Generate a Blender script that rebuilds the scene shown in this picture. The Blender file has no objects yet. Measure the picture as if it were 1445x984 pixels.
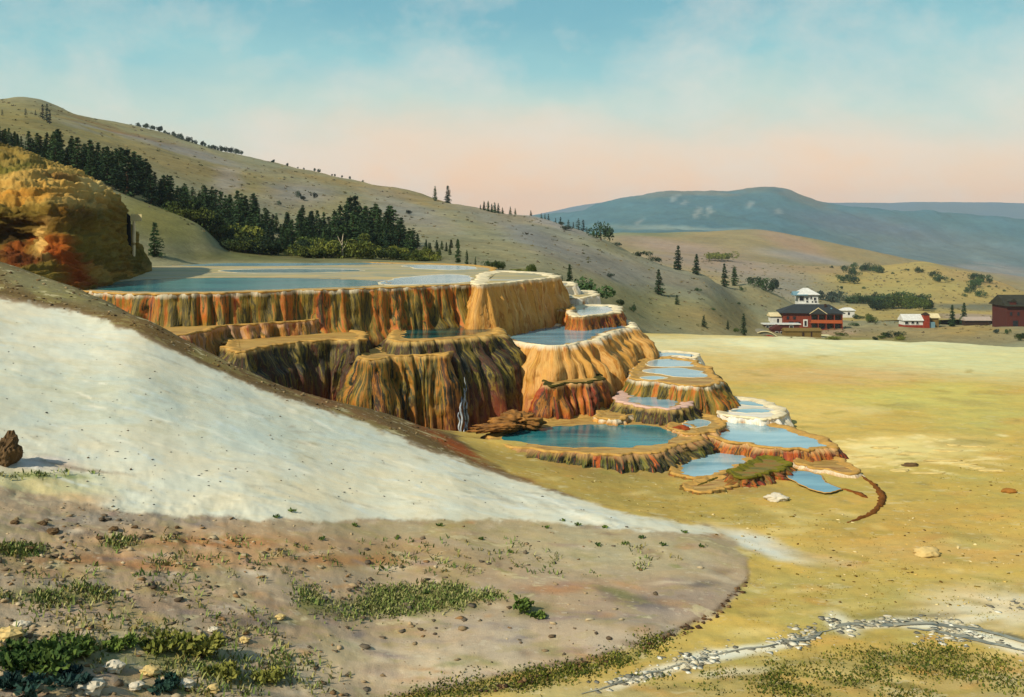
import bpy, bmesh, math, random
import numpy as np
from mathutils import Vector, Matrix
from mathutils.bvhtree import BVHTree

random.seed(7)
RNG = np.random.default_rng(11)
sc = bpy.context.scene
COL = sc.collection
F, CX, HY = 1388.0, 722.5, 330.0      # focal length in photo pixels, photo centre column, horizon row
R = math.radians

# ------------------------------------------------------------------ helpers
def P(px, py, Y):
    return Vector(((px - CX) / F * Y, Y, (HY - py) / F * Y))

def at_z(px, py, z):
    Y = z * F / (HY - py)
    return Vector(((px - CX) / F * Y, Y, z))

def lin(c):
    return tuple((x / 12.92 if x <= 0.04045 else ((x + 0.055) / 1.055) ** 2.4) for x in c)

ALB = 0.80
def alb(c, k=1.0):
    return tuple(max(0.004, x * ALB * k) for x in lin(c))

def tag(o, label=None, cat=None, group=None, kind=None):
    if label: o['label'] = label
    if cat: o['category'] = cat
    if group: o['group'] = group
    if kind: o['kind'] = kind
    return o

def mesh_np(name, verts, faces, mat=None, smooth=True):
    """verts Nx3, faces: list of tuples or MxK int array"""
    me = bpy.data.meshes.new(name)
    verts = np.asarray(verts, np.float32)
    if isinstance(faces, np.ndarray):
        m, k = faces.shape
        me.vertices.add(len(verts)); me.vertices.foreach_set('co', verts.ravel())
        me.loops.add(m * k); me.loops.foreach_set('vertex_index', faces.ravel().astype(np.int32))
        me.polygons.add(m)
        me.polygons.foreach_set('loop_start', np.arange(0, m * k, k, dtype=np.int32))
        me.polygons.foreach_set('loop_total', np.full(m, k, np.int32))
        me.update(calc_edges=True); me.validate()
    else:
        me.from_pydata(verts.tolist(), [], [list(map(int, f)) for f in faces])
        me.update()
    if smooth and len(me.polygons):
        me.polygons.foreach_set('use_smooth', np.ones(len(me.polygons), bool))
    if mat: me.materials.append(mat)
    return me

def link(name, me, parent=None):
    o = bpy.data.objects.new(name, me); COL.objects.link(o)
    if parent: o.parent = parent
    return o

def empty(name, loc, rz=0.0, s=1.0):
    o = bpy.data.objects.new(name, None); COL.objects.link(o)
    o.location = loc; o.rotation_euler = (0, 0, rz); o.scale = (s, s, s)
    o.empty_display_size = 0.3
    return o

def fattr(me, name, vals):
    a = me.attributes.new(name, 'FLOAT', 'POINT'); a.data.foreach_set('value', np.asarray(vals, np.float32))

def cattr(me, name, rgb):
    a = me.attributes.new(name, 'FLOAT_COLOR', 'POINT')
    c = np.ones((len(rgb), 4), np.float32); c[:, :3] = rgb
    a.data.foreach_set('color', c.ravel())

def hash2(ix, iy, seed):
    h = (ix.astype(np.int64) * 374761393 + iy.astype(np.int64) * 668265263 + seed * 1442695041) & 0xFFFFFFFF
    h = ((h ^ (h >> 13)) * 1274126177) & 0xFFFFFFFF
    h = h ^ (h >> 16)
    return (h & 0xFFFF) / 65535.0

def vnoise(x, y, seed=0):
    x = np.asarray(x, float); y = np.asarray(y, float)
    ix = np.floor(x); iy = np.floor(y); fx = x - ix; fy = y - iy
    fx = fx * fx * (3 - 2 * fx); fy = fy * fy * (3 - 2 * fy)
    a = hash2(ix, iy, seed); b = hash2(ix + 1, iy, seed); c = hash2(ix, iy + 1, seed); d = hash2(ix + 1, iy + 1, seed)
    return (a * (1 - fx) + b * fx) * (1 - fy) + (c * (1 - fx) + d * fx) * fy

def fbm(x, y, seed=0, oct=4, rough=0.5):
    s = 0; a = 1; t = 0
    for k in range(oct):
        s = s + a * vnoise(x * 2 ** k + 17.3 * k, y * 2 ** k - 9.1 * k, seed + k); t += a; a *= rough
    return s / t            # 0..1

def smooth01(a, b, x):
    t = np.clip((x - a) / (b - a), 0, 1); return t * t * (3 - 2 * t)

def poly_sd(px, py, poly):
    """signed distance to a closed polygon (positive inside)"""
    poly = np.asarray(poly, float)
    inside = np.zeros(px.shape, bool); d2 = np.full(px.shape, 1e12)
    n = len(poly)
    for i in range(n):
        x0, y0 = poly[i]; x1, y1 = poly[(i + 1) % n]
        dx, dy = x1 - x0, y1 - y0
        t = np.clip(((px - x0) * dx + (py - y0) * dy) / (dx * dx + dy * dy + 1e-9), 0, 1)
        d2 = np.minimum(d2, (px - x0 - t * dx) ** 2 + (py - y0 - t * dy) ** 2)
        c = (y0 > py) != (y1 > py)
        with np.errstate(divide='ignore', invalid='ignore'):
            xi = x0 + (py - y0) * dx / (dy if dy != 0 else 1e-9)
        inside ^= c & (px < xi)
    d = np.sqrt(d2)
    return np.where(inside, d, -d)

def gauss1(a, sig, axis):
    if sig <= 0: return a
    r = int(3 * sig) + 1
    k = np.exp(-0.5 * (np.arange(-r, r + 1) / sig) ** 2); k /= k.sum()
    pad = [(0, 0)] * a.ndim; pad[axis] = (r, r)
    ap = np.pad(a, pad, mode='edge')
    out = np.zeros_like(a)
    for i, w in enumerate(k):
        sl = [slice(None)] * a.ndim; sl[axis] = slice(i, i + a.shape[axis])
        out += w * ap[tuple(sl)]
    return out

# ------------------------------------------------------------------ node helpers
class NT:
    def __init__(self, name):
        self.m = bpy.data.materials.new(name); self.m.use_nodes = True
        self.t = self.m.node_tree; self.t.nodes.clear()
        self.out = self.n('ShaderNodeOutputMaterial')
        self.b = self.n('ShaderNodeBsdfPrincipled')
        self.l(self.b.outputs[0], self.out.inputs[0])
    def n(self, typ, **kw):
        x = self.t.nodes.new(typ)
        for k, v in kw.items():
            if k.startswith('i_'): x.inputs[k[2:]].default_value = v
            else: setattr(x, k, v)
        return x
    def l(self, a, b): self.t.links.new(a, b)
    def val(self, sock, v):
        if hasattr(v, 'default_value') and hasattr(v, 'is_output'): self.l(v, sock)
        else: sock.default_value = v
    def math(self, op, a, b=0.0, clamp=False):
        x = self.n('ShaderNodeMath', operation=op, use_clamp=clamp)
        self.val(x.inputs[0], a); self.val(x.inputs[1], b); return x.outputs[0]
    def mix(self, fac, a, b, mode='MIX'):
        x = self.n('ShaderNodeMix', data_type='RGBA', blend_type=mode)
        self.val(x.inputs[0], fac)
        for s, v in ((x.inputs[6], a), (x.inputs[7], b)):
            if isinstance(v, tuple): s.default_value = (*v[:3], 1)
            else: self.l(v, s)
        return x.outputs[2]
    def ramp(self, fac, stops, interp='LINEAR'):
        x = self.n('ShaderNodeValToRGB'); cr = x.color_ramp; cr.interpolation = interp
        while len(cr.elements) > 1: cr.elements.remove(cr.elements[-1])
        cr.elements[0].position = stops[0][0]; cr.elements[0].color = (*stops[0][1][:3], 1)
        for p, c in stops[1:]:
            e = cr.elements.new(p); e.color = (*c[:3], 1)
        self.l(fac, x.inputs[0]); return x.outputs[0]
    def noise(self, vec, scale, detail=4, rough=0.55, dist=0.0):
        x = self.n('ShaderNodeTexNoise'); x.inputs['Scale'].default_value = scale
        x.inputs['Detail'].default_value = detail; x.inputs['Roughness'].default_value = rough
        x.inputs['Distortion'].default_value = dist
        self.l(vec, x.inputs['Vector']); return x.outputs['Fac']
    def mapping(self, vec, scale=(1, 1, 1), rot=(0, 0, 0), loc=(0, 0, 0)):
        x = self.n('ShaderNodeMapping'); x.inputs['Scale'].default_value = scale
        x.inputs['Rotation'].default_value = rot; x.inputs['Location'].default_value = loc
        self.l(vec, x.inputs['Vector']); return x.outputs[0]
    def obj(self): return self.n('ShaderNodeTexCoord').outputs['Object']
    def geo(self): return self.n('ShaderNodeNewGeometry').outputs['Position']
    def bump(self, h, strength=0.3, dist=0.05):
        x = self.n('ShaderNodeBump'); x.inputs['Strength'].default_value = strength
        x.inputs['Distance'].default_value = dist
        self.l(h, x.inputs['Height']); self.l(x.outputs[0], self.b.inputs['Normal'])
    def gray(self, f):
        x = self.n('ShaderNodeCombineColor'); self.l(f, x.inputs[0]); self.l(f, x.inputs[1]); self.l(f, x.inputs[2]); return x.outputs[0]
    def setp(self, color=None, rough=0.9, spec=0.2):
        if color is not None:
            if isinstance(color, tuple): self.b.inputs['Base Color'].default_value = (*color[:3], 1)
            else: self.l(color, self.b.inputs['Base Color'])
        self.b.inputs['Roughness'].default_value = rough
        self.b.inputs['Specular IOR Level'].default_value = spec

def mat_land(name, scales=(0.6, 4.0), amp=0.35, stretch=(1, 1, 1), rot=(0, 0, 0), bump=0.4, bdist=0.08, speck=None):
    """mineral / grass ground: zone colour stored on the mesh, varied by world-scale noise"""
    t = NT(name)
    a = t.n('ShaderNodeAttribute', attribute_name='zone').outputs['Color']
    g = t.mapping(t.geo(), stretch, rot)
    n1 = t.noise(g, scales[0], 6, 0.62, 0.4); n2 = t.noise(g, scales[1], 5, 0.65)
    f = t.math('ADD', t.math('MULTIPLY', n1, 0.55), t.math('MULTIPLY', n2, 0.45))
    bw = t.n('ShaderNodeRGBToBW'); t.l(a, bw.inputs[0])
    n3 = t.noise(t.geo(), scales[1] * 5, 4, 0.7)
    f2 = t.math('ADD', t.math('MULTIPLY', f, .65), t.math('MULTIPLY', n3, .35))
    k_ = t.math('MULTIPLY', t.math('SUBTRACT', 1.0, t.math('MULTIPLY', bw.outputs[0], 1.25)), amp * 6.0)
    v = t.math('ADD', t.math('MULTIPLY', t.math('SUBTRACT', f2, 0.5), t.math('MAXIMUM', k_, amp * .35)), 1.0)
    v = t.math('MAXIMUM', v, 0.25)
    c = t.mix(1.0, a, t.gray(v), 'MULTIPLY')
    hue = t.noise(g, scales[0] * 0.7, 4, 0.6, 1.0)
    warm = t.mix(1.0, c, (1.04, 0.99, 0.91), 'MULTIPLY'); cool = t.mix(1.0, c, (0.95, 1.0, 1.03), 'MULTIPLY')
    c = t.mix(t.ramp(hue, [(0.38, (0, 0, 0)), (0.62, (1, 1, 1))]), warm, cool)
    if speck:
        for sc_, thr, colr, k in speck:
            s = t.noise(g, sc_, 3, 0.7)
            m = t.ramp(s, [(thr, (0, 0, 0)), (thr + 0.04, (1, 1, 1))])
            c = t.mix(t.math('MULTIPLY', t.math('MULTIPLY', m, k), t.math('SUBTRACT', 1.0, t.math('MULTIPLY', bw.outputs[0], 1.5), True)), c, colr)
    t.setp(c, 0.95, 0.1)
    hgt = t.math('MULTIPLY', f2, t.math('MAXIMUM', t.math('SUBTRACT', 1.0, t.math('MULTIPLY', bw.outputs[0], 1.35)), .12))
    t.bump(hgt, bump, bdist)
    return t.m

def mat_plain(name, col, var=0.25, scale=3.0, rough=0.85, spec=0.2, bump=0.2, stretch=(1, 1, 1), rnd=0.0):
    t = NT(name)
    o = t.mapping(t.obj(), stretch)
    n = t.noise(o, scale, 5, 0.6)
    v = t.math('ADD', t.math('MULTIPLY', t.math('SUBTRACT', n, 0.5), var * 4), 1.0)
    if rnd:
        r = t.n('ShaderNodeObjectInfo').outputs['Random']
        v = t.math('MULTIPLY', v, t.math('ADD', t.math('MULTIPLY', r, rnd), 1 - rnd / 2))
    c = t.mix(1.0, tuple(col), t.gray(t.math('MAXIMUM', v, 0.1)), 'MULTIPLY')
    t.setp(c, rough, spec); t.bump(n, bump, 0.05)
    return t.m

def mat_foliage(name, dark, light, scale=0.9, rnd=0.5):
    t = NT(name)
    r = t.n('ShaderNodeObjectInfo').outputs['Random']
    n = t.noise(t.obj(), scale, 4, 0.7)
    f = t.math('ADD', n, t.math('MULTIPLY', t.math('SUBTRACT', r, 0.5), rnd))
    c = t.ramp(f, [(0.32, dark), (0.68, light)])
    t.setp(c, 0.8, 0.15)
    return t.m

def mat_travertine(name, stops, rimc, footc, foot=0.35, fx=1.2, fy=0.14, seed=0.0, cvk=0.55, contrast=1.0, spec=0.35):
    """streaked mineral curtain: colour follows the runs of water down the face (uv = metres along rim, metres down)"""
    t = NT(name)
    uv = t.n('ShaderNodeUVMap', uv_map='run').outputs[0]
    m = t.mapping(uv, (fx, fy, 1), (0, 0, 0), (seed, seed * 0.37, 0))
    n = t.noise(m, 1.0, 7, 0.68, 0.25)
    big = t.noise(t.mapping(uv, (fx * 0.22, fy * 1.2, 1), (0, 0, 0), (seed + 5, 0, 0)), 1.0, 3, 0.5)
    cv = t.n('ShaderNodeAttribute', attribute_name='cv').outputs['Fac']
    tt = t.n('ShaderNodeAttribute', attribute_name='tt').outputs['Fac']
    f = t.math('ADD', t.math('MULTIPLY', t.math('SUBTRACT', n, 0.5), 1.35 * contrast),
               t.math('ADD', t.math('MULTIPLY', t.math('SUBTRACT', cv, 0.5), cvk * .7), t.math('MULTIPLY', t.math('SUBTRACT', big, 0.5), 0.5)))
    f = t.math('ADD', f, 0.5)
    c = t.ramp(f, stops)
    # rust at the foot of the fall
    n2 = t.noise(t.mapping(uv, (fx * 0.8, 0.10, 1), (0, 0, 0), (seed * 2 + 3, 1, 0)), 1.0, 4, 0.6)
    fm = t.math('MULTIPLY', t.ramp(t.math('ADD', tt, t.math('MULTIPLY', t.math('SUBTRACT', n2, 0.5), 1.1)), [(0.45, (0, 0, 0)), (0.85, (1, 1, 1))]), foot)
    c = t.mix(fm, c, footc)
    dn = t.n('ShaderNodeSeparateXYZ'); t.l(uv, dn.inputs[0])
    rm = t.ramp(t.math('ADD', dn.outputs[1], t.math('MULTIPLY', t.math('SUBTRACT', n, 0.5), 0.9)), [(0.05, (1, 1, 1)), (0.30, (0, 0, 0))])
    c = t.mix(t.math('MULTIPLY', rm, 0.8), c, rimc)
    fine = t.noise(t.mapping(uv, (fx * 7, fy * 14, 1)), 1.0, 5, 0.7)
    c = t.mix(1.0, c, t.gray(t.math('ADD', t.math('MULTIPLY', fine, 0.9), 0.55)), 'MULTIPLY')
    t.setp(c, 0.62, spec)
    t.bump(t.math('ADD', n, t.math('MULTIPLY', fine, 0.6)), 0.75, 0.16)
    return t.m

def mat_water(name, c0, c1, rough=0.16, stretch=(0.25, 0.9, 1), scale=0.6, spec=0.22, bump=0.12):
    t = NT(name)
    g = t.mapping(t.geo(), stretch)
    n = t.noise(g, scale, 5, 0.6, 0.5)
    c = t.ramp(n, [(0.34, c0), (0.62, c1)])
    t.setp(c, rough, spec)
    r = t.noise(t.mapping(t.geo(), (1.2, 4, 1)), 2.0, 4, 0.6)
    t.bump(r, bump, 0.03)
    return t.m

# ------------------------------------------------------------------ camera, sun, sky
cam_d = bpy.data.cameras.new('camera'); cam = bpy.data.objects.new('camera', cam_d); COL.objects.link(cam)
cam_d.sensor_fit = 'HORIZONTAL'; cam_d.sensor_width = 36.0; cam_d.lens = F / 1445.0 * 36.0
cam.location = (0, 0, 0); cam.rotation_euler = (R(90), 0, 0)
cam_d.shift_y = -(492.0 - HY) / 1445.0
cam_d.clip_start = 0.2; cam_d.clip_end = 20000
sc.camera = cam

SUN = Vector((-0.57, -0.54, 0.62)).normalized()
sd = bpy.data.lights.new('sun', 'SUN'); sd.energy = 4.0; sd.angle = R(0.5); sd.color = (1.0, 0.90, 0.74)
so = bpy.data.objects.new('sun', sd); COL.objects.link(so)
so.rotation_euler = SUN.to_track_quat('Z', 'Y').to_euler(); so.location = SUN * 50

def build_world():
    w = bpy.data.worlds.new('World'); sc.world = w; w.use_nodes = True
    t = w.node_tree; t.nodes.clear()
    N = t.nodes.new; L = t.links.new
    out = N('ShaderNodeOutputWorld'); bg = N('ShaderNodeBackground'); L(bg.outputs[0], out.inputs[0])
    sky = N('ShaderNodeTexSky'); sky.sky_type = 'NISHITA'; sky.sun_disc = False
    sky.sun_elevation = math.asin(SUN.z); sky.sun_rotation = math.atan2(SUN.x, SUN.y)
    sky.air_density = 1.2; sky.dust_density = 2.0; sky.ozone_density = 2.0
    bg.inputs[1].default_value = 0.12
    # thin evening cloud and the dust band that colours the air low over the hills
    tc = N('ShaderNodeTexCoord'); sep = N('ShaderNodeSeparateXYZ'); L(tc.outputs['Generated'], sep.inputs[0])
    def noise(scale, sx, sy, sz, det=5, rough=0.6):
        m = N('ShaderNodeMapping'); m.inputs['Scale'].default_value = (sx, sy, sz); L(tc.outputs['Generated'], m.inputs[0])
        n = N('ShaderNodeTexNoise'); n.inputs['Scale'].default_value = scale; n.inputs['Detail'].default_value = det
        n.inputs['Roughness'].default_value = rough; n.inputs['Distortion'].default_value = 0.15; L(m.outputs[0], n.inputs['Vector']); return n.outputs['Fac']
    def mth(op, a, b):
        x = N('ShaderNodeMath'); x.operation = op
        for s, v in ((x.inputs[0], a), (x.inputs[1], b)):
            if isinstance(v, (int, float)): s.default_value = v
            else: L(v, s)
        return x.outputs[0]
    def mixc(f, a, b):
        x = N('ShaderNodeMix'); x.data_type = 'RGBA'
        if isinstance(f, (int, float)): x.inputs[0].default_value = f
        else: L(f, x.inputs[0])
        for s, v in ((x.inputs[6], a), (x.inputs[7], b)):
            if isinstance(v, tuple): s.default_value = (*v, 1)
            else: L(v, s)
        return x.outputs[2]
    n1 = noise(3.0, 1, 1, 2.2); n2 = noise(7, 1, 1, 1.5, 6, 0.6)
    e = mth('ADD', sep.outputs[2], mth('MULTIPLY', mth('SUBTRACT', n1, 0.5), 0.13))
    r = N('ShaderNodeValToRGB'); L(mth('MULTIPLY', e, 2.2), r.inputs[0])   # elevation sine 0..0.45
    cr = r.color_ramp
    K = 8.3 * 0.80                    # radiance scale of the background (strength 0.12)
    stops = [(0.0, (1.0, 0.74, 0.53)), (0.10, (0.99, 0.79, 0.61)), (0.19, (0.92, 0.82, 0.71)), (0.28, (0.74, 0.82, 0.77)),
             (0.38, (0.55, 0.76, 0.77)), (0.50, (0.42, 0.67, 0.72)), (1.0, (0.28, 0.50, 0.63))]
    while len(cr.elements) > 1: cr.elements.remove(cr.elements[-1])
    cr.elements[0].position = 0; cr.elements[0].color = (*lin(stops[0][1]), 1)
    for p, c in stops[1:]:
        x = cr.elements.new(p); x.color = (*lin(c), 1)
    cl = N('ShaderNodeValToRGB'); L(n2, cl.inputs[0])
    cl.color_ramp.elements[0].position = 0.44; cl.color_ramp.elements[1].position = 0.66
    cloud = mixc(mth('MULTIPLY', cl.outputs[0], 0.45), r.outputs[0], lin((0.90, 0.86, 0.80)))
    sc_ = N('ShaderNodeMix'); sc_.data_type = 'RGBA'; sc_.blend_type = 'MULTIPLY'; sc_.inputs[0].default_value = 1
    L(cloud, sc_.inputs[6]); sc_.inputs[7].default_value = (K, K, K, 1)
    fin = mixc(0.90, sky.outputs[0], sc_.outputs[2])
    L(fin, bg.inputs[0])
build_world()
vs = sc.view_settings
vs.view_transform = 'Standard'; vs.look = 'None'; vs.gamma = 1; vs.use_curve_mapping = False; vs.exposure = 0.5
sc.cycles.max_bounces = 6; sc.cycles.diffuse_bounces = 3; sc.cycles.volume_bounces = 1
sc.cycles.transparent_max_bounces = 16
sc.cycles.use_denoising = True

# ------------------------------------------------------------------ terrain sheets
class Land:
    """height field on a grid of bearings and distances; columns give (distance, photo row) samples of the surface"""
    def __init__(self, name, cols, Yrows, pxs, sig=(3, 2), relief=None, far_sig=0):
        keys = sorted(cols)
        Zc = []
        for k in keys:
            pts = sorted(cols[k]); Y = np.array([p[0] for p in pts], float)
            Z = np.array([(HY - p[1]) / F * p[0] if p[1] < 5000 else p[1] - 10000 for p in pts], float)
            Zc.append(np.interp(Yrows, Y, Z))
        Zc = np.array(Zc)                                     # ncol x nY
        Z = np.array([np.interp(pxs, keys, Zc[:, j]) for j in range(len(Yrows))])   # nY x npx
        Z = gauss1(gauss1(Z, sig[0], 1), sig[1], 0)
        U = (pxs - CX) / F
        self.X = U[None, :] * Yrows[:, None]; self.Yg = np.repeat(Yrows[:, None], len(pxs), 1)
        if far_sig:
            w = smooth01(700, 560, pxs)[None, :] * smooth01(155, 225, Yrows)[:, None] * (1 - .75 * smooth01(420, 560, Yrows)[:, None]); Z = Z * (1 - w) + gauss1(Z, far_sig, 1) * w
        if relief is not None: Z = Z + relief(self.X, self.Yg)
        self.Z = Z; self.name = name; self.rows = Yrows; self.pxs = pxs
        self.px = np.repeat(pxs[None, :], len(Yrows), 0); self.py = HY - Z / self.Yg * F
        n, m = Z.shape
        idx = np.arange(n * m).reshape(n, m)
        self.faces = np.stack([idx[:-1, :-1], idx[:-1, 1:], idx[1:, 1:], idx[1:, :-1]], -1).reshape(-1, 4)
        self.verts = np.stack([self.X, self.Yg, Z], -1).reshape(-1, 3)
        self._bvh = None
    def build(self, mat, zone):
        me = mesh_np(self.name, self.verts, self.faces, mat)
        cattr(me, 'zone', zone.reshape(-1, 3))
        o = link(self.name, me); o['kind'] = 'structure'; return o
    def height(self, x, y):
        u = x / y * F + CX
        i = np.clip(np.interp(y, self.rows, np.arange(len(self.rows))), 0, len(self.rows) - 1.001)
        j = np.clip(np.interp(u, self.pxs, np.arange(len(self.pxs))), 0, len(self.pxs) - 1.001)
        i0 = np.floor(i).astype(int); j0 = np.floor(j).astype(int); a = i - i0; b = j - j0
        Z = self.Z
        return (Z[i0, j0] * (1 - a) + Z[i0 + 1, j0] * a) * (1 - b) + (Z[i0, j0 + 1] * (1 - a) + Z[i0 + 1, j0 + 1] * a) * b
    def hit(self, px, py):
        """first point of this sheet seen along the ray through a photo pixel"""
        if self._bvh is None:
            self._bvh = BVHTree.FromPolygons([tuple(v) for v in self.verts.tolist()], self.faces.tolist())
        d = Vector(((px - CX) / F, 1, (HY - py) / F)).normalized()
        h = self._bvh.ray_cast(Vector((0, 0, 0)), d)
        return h[0]
    def hits(self, px, py):
        """vectorised: walk outward along each ray until it goes under the sheet"""
        px = np.asarray(px, float); py = np.asarray(py, float)
        best = np.full(px.shape, np.nan); done = np.zeros(px.shape, bool)
        Y = self.rows
        Yf = np.exp(np.linspace(math.log(max(6, Y[0])), math.log(Y[-1] * 0.98), 900))
        for y in Yf:
            z = self.height((px - CX) / F * y, np.full(px.shape, y)); ray = (HY - py) / F * y
            hitn = (~done) & (ray <= z)
            best[hitn] = y; done |= hitn
        x = (px - CX) / F * best
        return x, best, self.height(x, np.where(np.isnan(best), 50, best))

def blend(base, w, c):
    return base * (1 - w[..., None]) + np.array(c)[None, None, :] * w[..., None]

def warp(L, amp, scale, seed=0):
    n1 = fbm(L.X * scale, L.Yg * scale, seed, 5, 0.6) - 0.5; n2 = fbm(L.X * scale + 40, L.Yg * scale, seed + 20, 5, 0.6) - 0.5
    return L.px + n1 * amp * 2, L.py + n2 * amp

def splat(C, wpx, wpy, x, y, rx, ry, c, k=1.0, rot=0.0):
    a = R(rot); dx = wpx - x; dy = wpy - y
    u = (dx * math.cos(a) + dy * math.sin(a)) / rx; v = (-dx * math.sin(a) + dy * math.cos(a)) / ry
    w = np.clip(1.25 - np.sqrt(u * u + v * v), 0, 1); w = w * w * (3 - 2 * w) * k
    return blend(C, w, alb(c))

def zoned(C, sd, c, soft=6.0, k=1.0):
    w = smooth01(-soft, soft, sd) * k
    return blend(C, w, alb(c))

D = 10000   # heights given directly: D + z
near_cols = {
 -400: [(0.3, D-1.7), (2, D-1.75), (6, D-4.2), (12, D-7), (19, D-8), (30, D-5), (40, D-2.5), (52, D+1.5), (60, D+2.5), (75, D+2), (110, D+1), (450, D-5)],
    0: [(0.3, D-1.7), (2, D-1.75), (6, D-5), (12, D-8.6), (20, 984), (23, 900), (25, 840), (29.5, 720), (33, 650), (38, 560), (44, 480), (50, 420), (56, 366), (66, D-2.6), (80, D-4), (110, D-5), (450, D-12)],
  110: [(0.3, D-1.7), (2, D-1.75), (6, D-5), (12, D-8.6), (21, 984), (25.8, 840), (30.8, 720), (36, 620), (42, 530), (48, 462), (54, 402), (61, D-4.2), (80, D-6), (110, D-7), (450, D-14)],
  200: [(0.3, D-1.7), (2, D-1.75), (6, D-5), (12, D-8.8), (22, 984), (26.5, 840), (32, 720), (38, 600), (45, 500), (50, 440), (57, D-5.2), (80, D-8), (450, D-16)],
  260: [(0.3, D-1.7), (2, D-1.75), (6, D-5), (12, D-8.8), (22.6, 984), (27, 840), (32.5, 720), (38, 620), (46, 520), (50, 480), (57, D-6.6), (80, D-9), (450, D-18)],
  400: [(0.3, D-1.7), (2, D-1.75), (6, D-5), (12, D-9), (24, 984), (28.5, 840), (34, 720), (39.5, 640), (47, 560), (50, 545), (57, D-9.4), (80, D-11), (450, D-20)],
  540: [(0.3, D-1.7), (2, D-1.75), (6, D-5), (12, D-9), (20, D-11.8), (25.8, D-12.1), (26.6, D-11.85), (28.5, 900), (32.5, 800), (37, 720), (43, 640), (47.5, 600), (51, 581), (57, D-10.8), (62, D-12), (80, D-12), (110, D-12), (450, D-22)],
  640: [(0.3, D-1.7), (2, D-1.75), (6, D-5), (12, D-9), (20, D-11.8), (26.0, D-12.1), (27, D-11.75), (28.4, 900), (32.3, 810), (37, 725), (44, 655), (49, 625), (54, 613), (60, D-12), (80, D-12), (115, D-12), (160, D-14), (450, D-24)],
  700: [(0.3, D-1.7), (2, D-1.75), (6, D-5), (12, D-9), (20, D-11.8), (26.3, D-12.1), (27.2, D-11.75), (28.3, 900), (32, 820), (37.5, 740), (43.5, 680), (47, 655), (52, D-11.8), (57, D-12), (118, D-12), (140, D-14), (200, D-20), (450, D-24)],
  900: [(0.3, D-1.7), (2, D-1.75), (6, D-5), (12, D-9), (20, D-11.8), (28.1, D-12.1), (28.9, D-11.72), (30.5, 860), (34, 800), (38.6, 740), (40, 727), (43.5, D-12), (118, D-12), (122, D-12.3), (140, D-15), (200, D-22), (450, D-30)],
 1000: [(0.3, D-1.7), (2, D-1.75), (6, D-5), (12, D-9), (20, D-11.8), (30.2, D-12.1), (31, D-11.75), (33.2, 820), (37.2, 760), (40, 744), (42.5, D-12), (116, D-12), (120, D-12.4), (140, D-16), (200, D-24), (450, D-35)],
 1055: [(0.3, D-1.7), (2, D-1.75), (6, D-5), (12, D-9), (20, D-11.8), (34.2, D-12.05), (35.2, D-11.85), (36.5, D-11.95), (38, D-12), (114, D-12), (118, D-12.4), (140, D-17), (200, D-26), (450, D-38)],
 1100: [(0.3, D-1.7), (2, D-1.75), (6, D-5), (12, D-9), (20, D-11.8), (34, D-12), (40, D-12), (113, D-12), (117, D-12.4), (140, D-17), (200, D-26), (450, D-38)],
 1300: [(0.3, D-1.7), (2, D-1.75), (6, D-5), (12, D-9), (20, D-11.8), (34, D-12), (108, D-12), (112, D-12.5), (140, D-18), (200, D-28), (450, D-40)],
 1450: [(0.3, D-1.7), (2, D-1.75), (6, D-5), (12, D-9), (20, D-11.8), (34, D-12), (103, D-12), (107, D-12.5), (140, D-18), (200, D-28), (450, D-40)],
 1900: [(0.3, D-1.7), (2, D-1.75), (6, D-5), (12, D-9), (20, D-11.6), (34, D-12), (98, D-12), (102, D-12.5), (140, D-18), (200, D-28), (450, D-40)],
}
rows = np.concatenate([np.linspace(0.4, 18, 40), np.exp(np.linspace(math.log(18.2), math.log(130), 430)), np.linspace(133, 450, 40)])
pxs = np.linspace(-400, 1900, 921)
def near_relief(X, Y):
    hill = smooth01(4, -12, X - (Y - 30) * 0.12)
    flat = 1 - hill
    far = smooth01(150, 100, Y)
    low = smooth01(37, 30, Y); r = hill * ((fbm(X * 0.35, Y * 0.35, 3, 5, 0.55) - 0.5) * (.28 + .27 * low) + (fbm(X * 2.0, Y * 2.0, 9, 5, 0.65) - 0.5) * (0.03 + .16 * low))
    r += flat * ((fbm(X * 0.25, Y * 0.25, 5, 4) - 0.5) * 0.12 + (fbm(X * 1.6, Y * 1.6, 8, 4, .6) - 0.5) * 0.10)
    q0 = at_z(722, 636, -11.7); r += .62 * np.exp(-((X - q0.x) / 2.3) ** 2 - ((Y - q0.y) / 2.0) ** 2)
    # ragged lip on the far edge of the flat
    r += flat * smooth01(85, 112, Y) * far * (fbm(X * 0.12, Y * 0.05, 15, 4) - 0.5) * 1.1
    return r * smooth01(8, 18, Y)
near = Land('ground', near_cols, rows, pxs, (10, 1.6), near_relief)

# colours of the ground: bare deposits, algae mats, turf
wpx, wpy = warp(near, 26, 0.22, 2)
w2x, w2y = warp(near, 9, 0.8, 6)
C = np.zeros(near.X.shape + (3,)) + np.array(alb((0.74, 0.63, 0.30)))
C = splat(C, wpx, wpy, 1180, 486, 420, 22, (0.85, 0.86, 0.72), 1.0)
C = splat(C, wpx, wpy, 1380, 510, 260, 30, (0.80, 0.82, 0.64), 0.9)
C = splat(C, wpx, wpy, 1000, 510, 110, 26, (0.80, 0.70, 0.44), 0.9)
C = splat(C, wpx, wpy, 1180, 530, 190, 14, (0.80, 0.66, 0.46), 0.7)
C = splat(C, wpx, wpy, 1300, 560, 220, 22, (0.76, 0.73, 0.38), 0.9)
C = splat(C, wpx, wpy, 1130, 580, 120, 30, (0.83, 0.73, 0.42), 0.8)
C = splat(C, wpx, wpy, 1400, 590, 120, 26, (0.72, 0.69, 0.36), 0.9)
C = splat(C, wpx, wpy, 1270, 636, 150, 26, (0.90, 0.82, 0.54), 0.95)
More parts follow.
